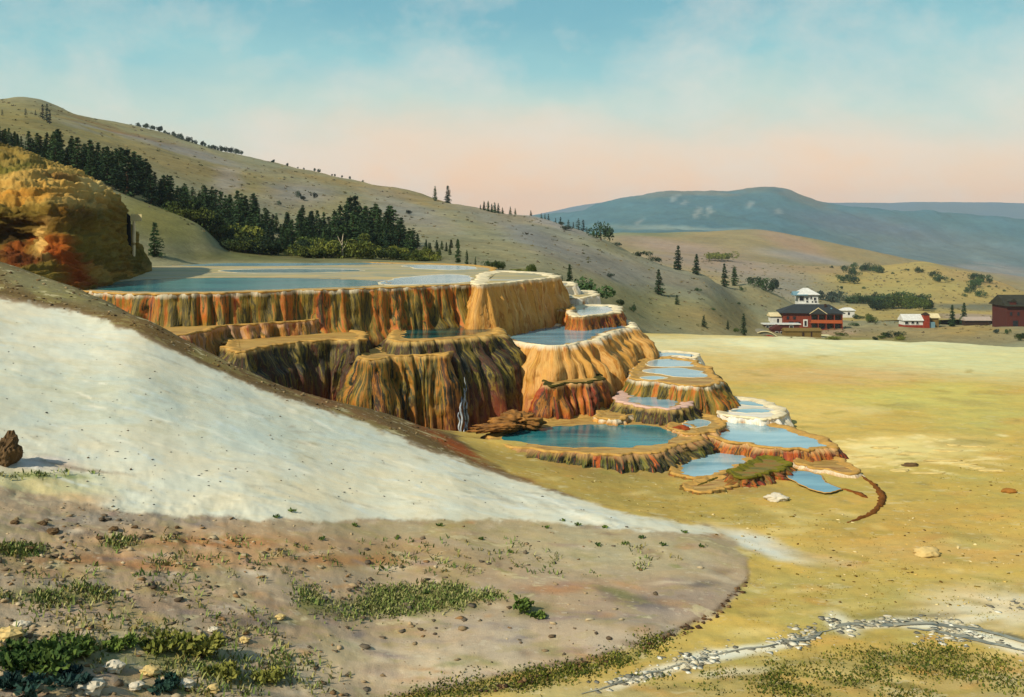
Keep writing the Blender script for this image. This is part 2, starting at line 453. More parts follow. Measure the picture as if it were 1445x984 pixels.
C = splat(C, wpx, wpy, 1380, 690, 180, 46, (0.70, 0.60, 0.26), 0.8)
C = splat(C, wpx, wpy, 1250, 740, 200, 40, (0.72, 0.56, 0.24), 0.7)
C = splat(C, wpx, wpy, 1330, 780, 200, 26, (0.76, 0.60, 0.34), 0.8)
C = splat(C, wpx, wpy, 900, 690, 230, 42, (0.58, 0.49, 0.20), 0.95, 10)
C = splat(C, wpx, wpy, 720, 640, 90, 22, (0.56, 0.47, 0.18), 0.9, 12)
C = splat(C, wpx, wpy, 1110, 720, 140, 30, (0.64, 0.55, 0.22), 0.8)
C = splat(C, wpx, wpy, 1170, 690, 70, 26, (0.68, 0.60, 0.26), 0.8)
C = splat(C, wpx, wpy, 1150, 840, 200, 34, (0.64, 0.59, 0.32), 0.8)
C = splat(C, wpx, wpy, 1300, 870, 240, 26, (0.60, 0.58, 0.34), 0.7)
C = splat(C, wpx, wpy, 1440, 858, 170, 40, (0.84, 0.80, 0.70), 1.0)
C = splat(C, wpx, wpy, 1180, 960, 420, 60, (0.62, 0.54, 0.30), 0.9)
C = splat(C, wpx, wpy, 850, 975, 200, 24, (0.64, 0.60, 0.44), 0.8)
C = splat(C, wpx, wpy, 1420, 960, 130, 40, (0.66, 0.62, 0.46), 0.7)
for (x, y, rx, ry, k, rot) in ((1290, 935, 80, 12, .9, 6), (1190, 962, 90, 9, .9, 10), (1245, 955, 60, 6, .8, 18), (1130, 972, 70, 8, .85, 8),
                          (1350, 925, 60, 8, .7, 5), (1290, 970, 60, 6, .6, 14), (1050, 955, 60, 8, .5, 0), (960, 968, 90, 6, .5, -5), (700, 968, 150, 9, .85, -8),
                          (820, 945, 120, 8, .75, -14), (910, 915, 60, 6, .55, -24), (1400, 900, 60, 5, .5, 12), (1240, 870, 90, 7, .5, -4), (1120, 935, 50, 5, .5, -6)):
    C = splat(C, w2x, w2y, x, y, rx, ry, (0.27, 0.31, 0.12), k, rot)
C = splat(C, wpx, wpy, 1180, 888, 60, 8, (0.55, 0.56, 0.48), .5)
for k in range(70):     # small scattered mats on the flat
    x = RNG.uniform(1050, 1500); y = RNG.uniform(540, 960); s = RNG.uniform(0.5, 1.4)
    c = [(0.86, 0.78, 0.52), (0.60, 0.52, 0.2), (0.78, 0.58, 0.26), (0.70, 0.66, 0.36), (0.55, 0.5, 0.26)][k % 5]
    C = splat(C, w2x, w2y, x, y, 46 * s, 7 * s * (y / 750), c, 0.55, RNG.uniform(-6, 12))
for (x, y, rx, ry, c, k) in ((1000, 650, 150, 26, (.66, .50, .20), .8), (900, 668, 120, 12, (.50, .40, .16), .7), (1130, 690, 90, 22, (.66, .56, .22), .7), (1060, 690, 60, 12, (.50, .34, .12), .6), (830, 655, 70, 10, (.56, .34, .12), .6), (940, 580, 60, 12, (.72, .58, .30), .8)):
    C = splat(C, w2x, w2y, x, y, rx, ry, c, k)
for k in range(260):
    x = RNG.uniform(700, 1500); y = 500 + 480 * RNG.random() ** .8; q = (y - 330) / 500
    c = [(.80, .70, .42), (.56, .49, .20), (.70, .50, .22), (.62, .58, .30), (.50, .45, .22), (.84, .76, .52), (.58, .54, .22)][k % 7]
    C = splat(C, w2x, w2y, x, y, RNG.uniform(8, 30) * (.5 + q), RNG.uniform(1.5, 4) * (.3 + q * 1.3), c, RNG.uniform(.3, .75), RNG.uniform(-5, 14))
for k in range(40):
    x = RNG.uniform(1180, 1420); y = RNG.uniform(612, 672)
    C = splat(C, w2x, w2y, x, y, RNG.uniform(8, 34), RNG.uniform(1.2, 3), (.93, .86, .62), .8, RNG.uniform(-3, 10))
C = (C * .84 + .16 * np.array(alb((1.0, .88, .58)))) * np.array([1.0, 1.0, .95])
for (x, y, rx, ry, k, rot) in ((900, 955, 60, 4, .8, -20), (960, 938, 50, 4, .9, -16), (1010, 924, 50, 5, .95, -10), (1060, 916, 40, 5, .95, -8), (1110, 907, 36, 4, .9, -12), (1190, 882, 26, 7, .8, 30), (1240, 880, 50, 4, .8, -4), (1300, 882, 50, 4, .8, 4), (1350, 890, 50, 4, .8, 12), (1400, 903, 44, 6, .9, 16), (1450, 918, 44, 6, .9, 16), (1030, 948, 60, 4, .5, -4), (1350, 876, 60, 3, .7, -6)):
    C = splat(C, w2x, w2y, x, y, rx * 1.2, ry * 2.0, (.90, .88, .78), k, rot)
for (x, y, rx, ry, k, rot) in ((1270, 878, 60, 3, .8, 0), (1350, 884, 50, 4, .8, 8), (1420, 896, 50, 4, .8, 14), (1320, 868, 60, 4, .5, -4)):
    C = splat(C, w2x, w2y, x, y, rx, ry, (.34, .35, .32), k, rot)
# pale wash at the toe of the spur
C = splat(C, w2x, w2y, 1070, 768, 90, 14, (0.85, 0.85, 0.78), 1.0, 18)
C = splat(C, w2x, w2y, 1150, 786, 90, 8, (0.80, 0.70, 0.52), .6, 14)
# spur with the white deposit
spur = [(-900, 1300), (540, 990), (700, 958), (830, 934), (940, 900), (1020, 862), (1058, 812), (1055, 790), (1035, 765), (1000, 742), (900, 728),
        (800, 698), (700, 658), (640, 611), (580, 590), (520, 570), (400, 530), (330, 500), (260, 465), (200, 420), (110, 380), (0, 330), (-900, 200)]
sdv = poly_sd(w2x, w2y, spur); inspur = smooth01(-4, 4, poly_sd(near.px, near.py, spur) + (fbm(near.X * 1.5, near.Yg * 1.5, 31, 4) - .5) * 14)
# hidden back side of the hill counts as hill too
S = np.zeros_like(C) + np.array(alb((0.67, 0.59, 0.48)))
S = splat(S, wpx, wpy, 330, 775, 330, 34, (0.71, 0.57, 0.41), 0.95)
S = splat(S, wpx, wpy, 850, 770, 230, 44, (0.69, 0.64, 0.50), 0.95, 6)
S = splat(S, wpx, wpy, 600, 745, 250, 18, (0.66, 0.60, 0.46), 0.8)
S = splat(S, wpx, wpy, 160, 735, 200, 14, (0.58, 0.54, 0.48), 0.9)
S = splat(S, wpx, wpy, 560, 790, 160, 26, (0.64, 0.54, 0.36), 0.8)
S = splat(S, wpx, wpy, 300, 860, 180, 22, (0.60, 0.52, 0.44), 0.8)
S = splat(S, wpx, wpy, 60, 800, 160, 20, (0.58, 0.48, 0.34), 0.8)
S = splat(S, wpx, wpy, 940, 850, 110, 34, (0.62, 0.55, 0.48), 0.9)
S = splat(S, wpx, wpy, 760, 900, 260, 40, (0.70, 0.63, 0.53), 0.9)
S = splat(S, wpx, wpy, 480, 940, 260, 40, (0.76, 0.69, 0.57), 0.9)
S = splat(S, wpx, wpy, 140, 890, 160, 26, (0.70, 0.63, 0.50), 0.8)
S = splat(S, wpx, wpy, 250, 930, 160, 30, (0.74, 0.69, 0.56), 0.7)
for (x, y, rx, ry, k) in ((590, 850, 90, 22, .8), (500, 860, 80, 18, .6), (660, 845, 60, 16, .6), (440, 850, 26, 18, .7), (60, 840, 70, 14, .7), (110, 845, 50, 10, .7),
                          (50, 925, 110, 26, .9), (250, 925, 110, 24, .7), (160, 915, 60, 10, .6), (360, 960, 70, 14, .6), (20, 780, 50, 8, .6), (180, 770, 60, 6, .5), (750, 860, 40, 14, .6)):
    S = splat(S, w2x, w2y, x, y, rx, ry, (0.38, 0.41, 0.18), k)
for (x, y, rx, ry, k, rot) in ((900, 850, 60, 12, .7, 8), (860, 835, 40, 7, .7, 14), (990, 825, 30, 5, .6, 0), (830, 870, 50, 6, .5, 10), (300, 905, 60, 10, .5, 5), (370, 880, 90, 9, .6, 3),
                          (60, 745, 60, 6, .6, 0), (120, 752, 50, 5, .6, 0)):
    S = splat(S, w2x, w2y, x, y, rx, ry, (0.38, 0.36, 0.36), k, rot)
for (x, y, rx, ry, k) in ((300, 765, 110, 10, .7), (230, 800, 90, 8, .6), (480, 790, 110, 9, .5), (120, 790, 90, 8, .5), (780, 830, 70, 10, .5), (600, 960, 60, 5, .3)):
    S = splat(S, w2x, w2y, x, y, rx, ry, (0.68, 0.44, 0.24), k)
S = splat(S, w2x, w2y, 10, 975, 60, 18, (0.45, 0.28, 0.12), .9)
for k in range(420):
    x = RNG.uniform(-60, 1040); y = 715 + 290 * RNG.random(); q = (y - 600) / 300
    c = [(.54, .46, .37), (.75, .67, .55), (.70, .55, .38), (.52, .48, .46), (.64, .58, .41), (.80, .73, .62), (.60, .51, .46), (.52, .53, .30)][k % 8]
    S = splat(S, w2x, w2y, x, y, RNG.uniform(6, 34) * (.5 + q), RNG.uniform(1.5, 5) * (.5 + q), c, RNG.uniform(.3, .8), RNG.uniform(-8, 16))
white = [(-900, 330), (-200, 395), (0, 424), (110, 446), (200, 478), (300, 528), (400, 566), (500, 596), (600, 638), (700, 672), (800, 704), (900, 731), (1000, 748), (1010, 752),
         (950, 747), (850, 740), (750, 732), (600, 728), (400, 731), (200, 722), (120, 706), (0, 684), (-300, 660), (-900, 640)]
B = np.zeros_like(C) + np.array(alb((0.42, 0.34, 0.20)))
up = poly_sd(near.px, near.py, [(-900, 300), (0, 360), (1010, 700), (1010, 742), (900, 729), (800, 701), (700, 668), (600, 634), (500, 592), (400, 562), (300, 524), (200, 474), (110, 442), (0, 420), (-900, 330)])
S = S * (1 - smooth01(-8, 8, up)[..., None]) + B * smooth01(-8, 8, up)[..., None]
S = splat(S, w2x, w2y, 70, 405, 130, 18, (0.48, 0.46, 0.32), .9, 18)
S = splat(S, w2x, w2y, 480, 575, 90, 8, (0.52, 0.38, 0.24), .7, 20)
S = splat(S, w2x, w2y, 300, 500, 60, 8, (0.48, 0.36, 0.26), .7, 32)
S = splat(S, w2x, w2y, 640, 628, 70, 10, (0.58, 0.30, 0.12), .9, 28)
S = splat(S, w2x, w2y, 800, 693, 80, 5, (0.56, 0.36, 0.18), .8, 18)
Wh = np.zeros_like(C) + np.array(alb((0.83, 0.82, 0.73)))
Wh = splat(Wh, wpx, wpy, 150, 560, 260, 60, (0.76, 0.78, 0.71), .9)
Wh = splat(Wh, wpx, wpy, 420, 610, 200, 40, (0.76, 0.79, 0.73), .8)
Wh = splat(Wh, wpx, wpy, 480, 690, 260, 26, (0.86, 0.83, 0.71), .8)
Wh = splat(Wh, wpx, wpy, 40, 690, 130, 26, (0.78, 0.74, 0.54), .9)
Wh = splat(Wh, w2x, w2y, 110, 705, 60, 12, (0.82, 0.68, 0.50), .7)
Wh = splat(Wh, w2x, w2y, 60, 655, 60, 12, (0.80, 0.72, 0.68), .8)
Wh = splat(Wh, w2x, w2y, 70, 672, 80, 5, (0.48, 0.56, 0.26), .7)
Wh = splat(Wh, w2x, w2y, 110, 660, 90, 3, (0.5, 0.42, 0.36), .6, 8)
for k in range(260):
    x = RNG.uniform(-40, 900); y = 420 + x * .36 + RNG.uniform(0, 1) * max(20, 300 - x * .36)
    Wh = splat(Wh, w2x, w2y, x, y, RNG.uniform(6, 44), RNG.uniform(.8, 2.4), [(.72, .74, .70), (.93, .91, .82), (.70, .68, .60), (.80, .83, .80)][k % 4], RNG.uniform(.3, .7), RNG.uniform(2, 30))
ws = smooth01(-2.5, 3, poly_sd(near.px, near.py, white) + (fbm(near.X * 1.3, near.Yg * 1.3, 51, 6, .65) - .5) * 17 + 4)
S = S * (1 - ws[..., None]) + Wh * ws[..., None]
S = S * 1.06; C = C * (1 - inspur[..., None]) + S * inspur[..., None]
# dark ragged bank along the foot of the spur
edge = np.exp(-((sdv - 3) / 3.0) ** 2) * smooth01(770, 830, near.py) * (near.px < 1075) * (near.px > 400)
C = blend(C, edge * .65, alb((0.36, 0.27, 0.18)))
def near_mat():
    return mat_land('ground_deposits', (0.7, 4.5), 0.34, (0.7, 1.25, 1), bump=0.8, bdist=0.10,
                    speck=[(9.0, 0.62, (0.10, 0.09, 0.08), 0.40), (3.2, 0.62, (0.55, 0.50, 0.36), 0.45), (0.45, 0.56, (0.26, 0.23, 0.07), 0.45), (1.3, 0.58, (0.30, 0.25, 0.09), 0.45), (0.9, 0.62, (0.62, 0.55, 0.32), 0.5), (18.0, .60, (.16, .13, .07), .35)])
ground = near.build(near_mat(), C)

# ------------------------------------------------------------------ hills behind
def back(pts, drop=14, k=1.25):
    Y, py = pts[-1]; z = (HY - py) / F * Y
    return pts + [(Y * k, D + z - drop), (Y * k * 1.5, D + z - drop * 2.2)]
hill_cols = {
 -500: back([(88, D-14), (100, D-6), (110, D+0), (130, 110), (160, 70), (250, 60), (650, 90)]),
  -80: back([(86, D-16), (112, D-5), (128, 215), (148, 175), (170, 172), (250, 168), (620, 148)]),
    0: back([(86, D-16), (112, D-5), (128, 240), (148, 203), (165, 200), (250, 180), (610, 141)]),
   28: back([(86, D-16), (112, D-5), (128, 248), (148, 214), (165, 211), (250, 188), (605, 131)]),
   60: back([(86, D-16), (112, D-5), (128, 262), (147, 228), (164, 225), (250, 196), (605, 138)]),
  100: back([(86, D-16), (112, D-5), (126, 282), (145, 244), (162, 241), (250, 210), (600, 159)]),
  160: back([(86, D-16), (112, D-5), (124, 312), (143, 271), (158, 267), (240, 232), (600, 170)]),
  200: back([(86, D-16), (112, D-5), (124, 335), (141, 287), (156, 284), (225, 254), (600, 177)]),
  250: back([(86, D-16), (112, D-5), (126, 355), (142, 304), (156, 302), (215, 280), (600, 190)]),
  270: back([(86, D-16), (112, D-5), (130, 363), (142, 312), (156, 311), (208, 292), (600, 198)]),
  292: back([(86, D-16), (112, D-5), (130, 366), (143, 322), (156, 321), (205, 300), (600, 203)]),
  310: back([(86, D-16), (112, D-5), (130, 369), (146, 356), (172, 342), (230, 312), (595, 211)]),
  400: back([(86, D-16), (112, D-5), (130, 368.5), (146, 364), (176, 350), (280, 304), (580, 231)]),
  520: back([(86, D-16), (112, D-5), (130, 369), (148, 366), (178, 354), (290, 315), (530, 258)]),
  580: back([(86, D-16), (112, D-5), (130, 370), (150, 368), (190, 352), (300, 315), (505, 268)]),
  640: back([(86, D-16), (112, D-6), (128, 374), (150, 370), (250, 332), (480, 286)]),
  700: back([(86, D-16), (112, D-8), (122, 379), (150, 372), (250, 338), (450, 297)]),
  760: back([(86, D-16), (112, D-9), (115, 395), (140, 386), (250, 345), (400, 306)]),
  830: back([(86, D-16), (112, D-11), (115, 436), (150, 412), (250, 368), (370, 326)]),
  870: back([(86, D-16), (112, D-13), (118, 455), (150, 436), (250, 385), (362, 343)]),
  920: back([(86, D-16), (112, D-14), (125, 485), (160, 465), (230, 424), (350, 364)]),
  950: back([(86, D-16), (112, D-14), (125, 488), (165, 468), (235, 428), (346, 375)]),
 1000: back([(86, D-16), (112, D-15), (130, 492), (170, 474), (250, 428), (340, 386)]),
 1060: back([(86, D-16), (112, D-16), (130, 498), (200, 482), (285, 474), (325, 452), (385, 400)], 10),
 1105: back([(86, D-16), (112, D-16), (130, 500), (220, 484), (305, 471), (335, 458), (385, 418)], 8),
 1150: [(86, D-16), (112, D-16), (130, 502), (240, 484), (310, 469), (340, 463), (390, 449), (440, D-46), (700, D-75)],
 1200: [(86, D-16), (112, D-16), (130, 504), (250, 484), (300, 470), (340, 462), (400, 455), (440, D-46), (700, D-75)],
 1300: [(86, D-16), (112, D-16), (130, 506), (250, 487), (300, 473), (340, 466), (400, 456), (440, D-46), (700, D-75)],
 1450: [(86, D-16), (112, D-16), (130, 508), (250, 491), (285, 473), (330, 464), (400, 455), (440, D-46), (700, D-75)],
 2000: [(86, D-16), (112, D-16), (130, 510), (250, 492), (300, 478), (330, 472), (400, 460), (440, D-46), (700, D-75)],
}
rows1 = np.exp(np.linspace(math.log(86), math.log(1150), 280)); pxs1 = np.linspace(-500, 2000, 620)
def hill_relief(X, Y):
    return (fbm(X * .02, Y * .02, 61, 5, .55) - .5) * 5 * smooth01(150, 320, Y) + (fbm(X * .09, Y * .09, 66, 4, .55) - .5) * 1.1 * smooth01(120, 200, Y)
hill = Land('hill', hill_cols, rows1, pxs1, (3, 1.5), hill_relief, 14)
wx, wy = warp(hill, 20, 0.03, 71)
H = np.zeros(hill.X.shape + (3,)) + np.array(alb((0.56, 0.53, 0.40)))
H = splat(H, wx, wy, 60, 175, 220, 34, (0.53, 0.48, 0.28), .95, 10)
H = splat(H, wx, wy, 300, 245, 260, 26, (0.56, 0.49, 0.30), .8, 14)
H = splat(H, wx, wy, 200, 196, 130, 6, (0.52, 0.36, 0.20), .8, 16)
H = splat(H, wx, wy, 520, 265, 160, 10, (0.58, 0.48, 0.28), .8, 12)
H = splat(H, wx, wy, 225, 205, 160, 7, (0.56, 0.54, 0.50), .8, 14)
H = splat(H, wx, wy, 320, 255, 26, 22, (0.66, 0.60, 0.55), .6)
H = splat(H, wx, wy, 420, 275, 60, 22, (0.56, 0.53, 0.50), .7)
H = splat(H, wx, wy, 580, 305, 90, 26, (0.56, 0.53, 0.48), .8, 25)
H = splat(H, wx, wy, 220, 310, 100, 40, (0.50, 0.47, 0.26), .95, 20)
H = splat(H, wx, wy, 720, 300, 110, 14, (0.60, 0.52, 0.42), .7, 14)
H = splat(H, wx, wy, 780, 345, 160, 18, (0.50, 0.48, 0.46), .8, 20)
H = splat(H, wx, wy, 640, 340, 90, 14, (0.52, 0.49, 0.36), .8, 15)
H = splat(H, wx, wy, 790, 315, 70, 16, (0.60, 0.58, 0.56), .8, 20)
H = splat(H, wx, wy, 900, 385, 150, 22, (0.55, 0.51, 0.44), .8, 12)
H = splat(H, wx, wy, 930, 435, 170, 34, (0.55, 0.51, 0.33), .9, 10)
H = splat(H, wx, wy, 1010, 450, 70, 26, (0.60, 0.51, 0.32), .8, 8)
H = splat(H, wx, wy, 700, 268, 60, 5, (0.36, 0.37, 0.42), .5, 32)  # cast shadow streak down the slope, painted in blue-grey
H = splat(H, wx, wy, 1080, 425, 60, 14, (0.58, 0.52, 0.36), .8, 20)
H = splat(H, wx, wy, 1280, 470, 260, 14, (0.60, 0.52, 0.34), .9)
H = splat(H, wx, wy, 1230, 480, 130, 7, (0.54, 0.50, 0.26), .9, 3)
H = splat(H, wx, wy, 1180, 468, 60, 4, (0.64, 0.54, 0.44), .8, -6)
H = splat(H, wx, wy, 1370, 465, 70, 5, (0.66, 0.55, 0.32), .8)
H = splat(H, wx, wy, 450, 362, 260, 12, (0.34, 0.34, 0.12), .85)
H = H * np.array([.95, 1.0, 1.02])
hill_o = hill.build(mat_land('hill_grass', (0.06, 0.45), 0.62, (1, 0.6, 2.0), bump=0.5, bdist=0.8, speck=[(0.8, .66, (0.12, .12, .06), .35)]), H)

gold_cols = {
  600: [(380, D-45), (500, D-40), (700, D-38), (900, D-50)],
  900: [(380, 420), (470, 400), (700, 365), (880, 352), (1200, D-60)],
 1000: [(380, 440), (470, 415), (700, 378), (860, 362), (1200, D-70)],
 1100: [(380, 452), (470, 432), (700, 388), (850, 370), (1200, D-80)],
 1180: [(380, 454), (470, 440), (600, 414), (830, 373), (1200, D-80)],
 1250: [(380, 452), (470, 440), (600, 414), (820, 375), (1200, D-80)],
 1310: [(380, 452), (470, 441), (600, 410), (800, 368), (1200, D-80)],
 1370: [(380, 452), (470, 442), (600, 416), (740, 381), (1100, D-80)],
 1415: [(380, 452), (470, 443), (590, 422), (690, 398), (1000, D-80)],
 1460: [(380, 452), (470, 444), (580, 428), (650, 416), (900, D-80)],
 1600: [(380, 452), (470, 446), (560, 440), (620, 436), (900, D-80)],
 2100: [(380, 452), (470, 448), (560, 442), (620, 440), (900, D-80)],
}
gold = Land('hill', gold_cols, np.exp(np.linspace(math.log(380), math.log(1250), 120)), np.linspace(600, 2100, 330), (3, 1.5),
            lambda X, Y: (fbm(X * .012, Y * .012, 81, 5) - .5) * 6)
wx, wy = warp(gold, 14, 0.02, 85)
G = np.zeros(gold.X.shape + (3,)) + np.array(alb((0.66, 0.58, 0.34)))
G = splat(G, wx, wy, 1090, 400, 110, 34, (0.56, 0.53, 0.46), .9, 12)
G = splat(G, wx, wy, 1000, 370, 150, 18, (0.60, 0.53, 0.46), .9, 6)
G = splat(G, wx, wy, 1150, 378, 90, 10, (0.60, 0.52, 0.40), .7)
G = splat(G, wx, wy, 1280, 405, 140, 16, (0.62, 0.57, 0.34), .8)
G = splat(G, wx, wy, 1200, 425, 110, 8, (0.50, 0.49, 0.36), .8)
G = splat(G, wx, wy, 1380, 395, 80, 12, (0.68, 0.57, 0.36), .8, 14)
G = splat(G, wx, wy, 1370, 432, 90, 6, (0.36, 0.39, 0.34), .85)
G = splat(G, wx, wy, 1370, 446, 70, 4, (0.62, 0.54, 0.46), .85)
gold_o = gold.build(mat_land('golden_grass', (0.03, 0.3), 0.5, (1, .6, 2), bump=.4, bdist=.8), G)

tan_cols = {
  500: [(800, D-60), (1300, D-60), (1900, D-90)],
  780: [(800, D-30), (1000, 352), (1300, 338), (1900, D-90)],
  860: [(800, 360), (1000, 344), (1300, 325), (1900, D-90)],
  960: [(800, 372), (1000, 352), (1300, 322), (1900, D-90)],
 1075: [(800, 385), (1000, 360), (1300, 317), (1900, D-100)],
 1150: [(800, 395), (1000, 370), (1280, 331), (1900, D-100)],
 1250: [(800, 405), (1000, 385), (1200, 357), (1900, D-110)],
 1350: [(800, 412), (1000, 396), (1150, 378), (1900, D-120)],
 1460: [(800, 420), (1000, 402), (1150, 393), (1900, D-130)],
 2200: [(800, 430), (1000, 410), (1150, 396), (1900, D-130)],
}
tanl = Land('hill', tan_cols, np.exp(np.linspace(math.log(800), math.log(1950), 90)), np.linspace(500, 2200, 300), (4, 1.5),
            lambda X, Y: (fbm(X * .007, Y * .007, 91, 5) - .5) * 12)
wx, wy = warp(tanl, 14, 0.01, 95)
T = np.zeros(tanl.X.shape + (3,)) + np.array(alb((0.58, 0.52, 0.36)))
T = splat(T, wx, wy, 900, 330, 90, 6, (0.46, 0.50, 0.34), .9)
T = splat(T, wx, wy, 1120, 345, 70, 14, (0.66, 0.54, 0.44), .7, 20)
T = splat(T, wx, wy, 960, 350, 110, 12, (0.62, 0.53, 0.46), .8, 8)
T = splat(T, wx, wy, 1130, 362, 90, 8, (0.56, 0.54, 0.52), .7, 8)
T = splat(T, wx, wy, 1400, 385, 110, 8, (0.56, 0.52, 0.48), .8, 10)
tan_o = tanl.build(mat_land('tan_grass', (0.02, 0.15), 0.5, (1, .6, 2), bump=.4, bdist=1.5), T)

mt_cols = {
  400: [(1800, D-120), (3000, 330), (3600, 325), (5000, D-200)],
  700: [(1800, D-100), (3000, 318), (3300, 303), (5000, D-200)],
  780: [(1800, D-80), (2500, 330), (3000, 315), (3300, 301), (5000, D-200)],
  830: [(1800, D-60), (2300, 327), (2600, 322), (3200, 291), (5000, D-200)],
  880: [(1800, 334), (2200, 324), (2600, 306), (3200, 276), (5000, D-200)],
  930: [(1800, 336), (2200, 324), (2600, 300), (3200, 269), (5000, D-200)],
 1000: [(1800, 336), (2200, 325), (2600, 300), (3200, 266), (5000, D-200)],
 1080: [(1800, 338), (2200, 328), (2600, 298), (3200, 260), (5000, D-200)],
 1108: [(1800, 340), (2200, 331), (2600, 300), (3200, 263), (5000, D-200)],
 1150: [(1800, 346), (2200, 340), (2600, 312), (3150, 281), (5000, D-200)],
 1200: [(1800, 358), (2200, 348), (2600, 322), (3100, 289), (5000, D-200)],
 1280: [(1800, 372), (2200, 360), (2600, 338), (3100, 296), (5000, D-200)],
 1360: [(1800, 384), (2200, 372), (2700, 345), (3100, 302), (5000, D-200)],
 1460: [(1800, 394), (2200, 378), (2700, 350), (3100, 306), (5000, D-200)],
 2300: [(1800, 394), (2200, 380), (2700, 352), (3100, 306), (5000, D-200)],
}
mt = Land('mountain', mt_cols, np.exp(np.linspace(math.log(1800), math.log(5000), 130)), np.linspace(400, 2300, 420), (3, 1.5),
          lambda X, Y: (fbm(X * .006, Y * .003, 101, 6, .58) - .5) * 40)
wx, wy = warp(mt, 16, 0.006, 105)
M = np.zeros(mt.X.shape + (3,)) + np.array(alb((0.27, 0.42, 0.45)))  # bluer base colour takes over part of the distance haze
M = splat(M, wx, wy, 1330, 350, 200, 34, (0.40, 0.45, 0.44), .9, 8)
M = splat(M, wx, wy, 1000, 270, 160, 7, (0.46, 0.46, 0.40), .8, -4)
M = splat(M, wx, wy, 1130, 278, 60, 8, (0.45, 0.45, 0.40), .8, 20)
M = splat(M, wx, wy, 960, 322, 120, 4, (0.55, 0.60, 0.55), .7, 2)
for (x, y) in ((965, 288), (982, 300), (905, 312), (1000, 298), (1100, 300), (950, 282), (1062, 290)):
    M = splat(M, wx, wy, x, y, 9, 4, (0.62, 0.64, 0.62), .55, -40)
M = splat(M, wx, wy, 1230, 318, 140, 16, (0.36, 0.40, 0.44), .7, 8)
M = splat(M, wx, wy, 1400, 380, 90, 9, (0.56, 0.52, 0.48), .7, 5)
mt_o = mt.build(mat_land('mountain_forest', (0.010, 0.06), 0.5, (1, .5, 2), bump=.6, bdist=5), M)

rg_cols = {
  -600: [(4200, D-50), (5600, 328), (7000, D-200)],
  600: [(4200, D-50), (5600, 318), (7000, D-200)],
  760: [(4200, D-50), (5600, 301), (7000, D-200)],
  830: [(4200, D-50), (5600, 284), (7000, D-200)],
  900: [(4200, D-50), (5600, 275), (7000, D-200)],
 1000: [(4200, D-50), (5600, 277), (7000, D-200)],
 1200: [(4200, D-50), (5600, 285), (7000, D-200)],
 1330: [(4200, D-50), (5600, 282), (7000, D-200)],
 1460: [(4200, D-50), (5600, 284), (7000, D-200)],
 2400: [(4200, D-50), (5600, 290), (7000, D-200)],
}
rg = Land('mountain', rg_cols, np.linspace(4200, 7000, 50), np.linspace(-600, 2400, 420), (4, 1.5),
          lambda X, Y: (fbm(X * .003, Y * .002, 111, 6, .55) - .5) * 24)
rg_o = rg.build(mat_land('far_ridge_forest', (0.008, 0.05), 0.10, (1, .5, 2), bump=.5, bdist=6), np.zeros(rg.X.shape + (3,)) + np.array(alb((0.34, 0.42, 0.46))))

# a plain that carries the ground on to the horizon under the sheets
pl = mesh_np('terrain', [(-7100, 60, -150), (7100, 60, -150), (7100, 7200, -195), (-7100, 7200, -195)], [(0, 1, 2, 3)], mat_plain('plain_earth', alb((0.5, 0.48, 0.36)), .15, .01))
tag(link('terrain', pl), kind='structure')

# ------------------------------------------------------------------ air
hz = NT('air'); hz.t.nodes.remove(hz.b)
pv = hz.n('ShaderNodeVolumePrincipled'); pv.inputs['Color'].default_value = (0.72, 0.86, 0.98, 1)
pv.inputs['Density'].default_value = 0.00009; pv.inputs['Anisotropy'].default_value = 0.2
hz.l(pv.outputs[0], hz.out.inputs['Volume'])
bm = bmesh.new(); bmesh.ops.create_cube(bm, size=1.0)
hm = bpy.data.meshes.new('haze'); bm.to_mesh(hm); bm.free(); hm.materials.append(hz.m)
ho = link('haze', hm); ho.scale = (14400, 7280, 480); ho.location = (0, 3600, 38)
tag(ho, 'thin blue air lying over the valley and mountains', kind='stuff')
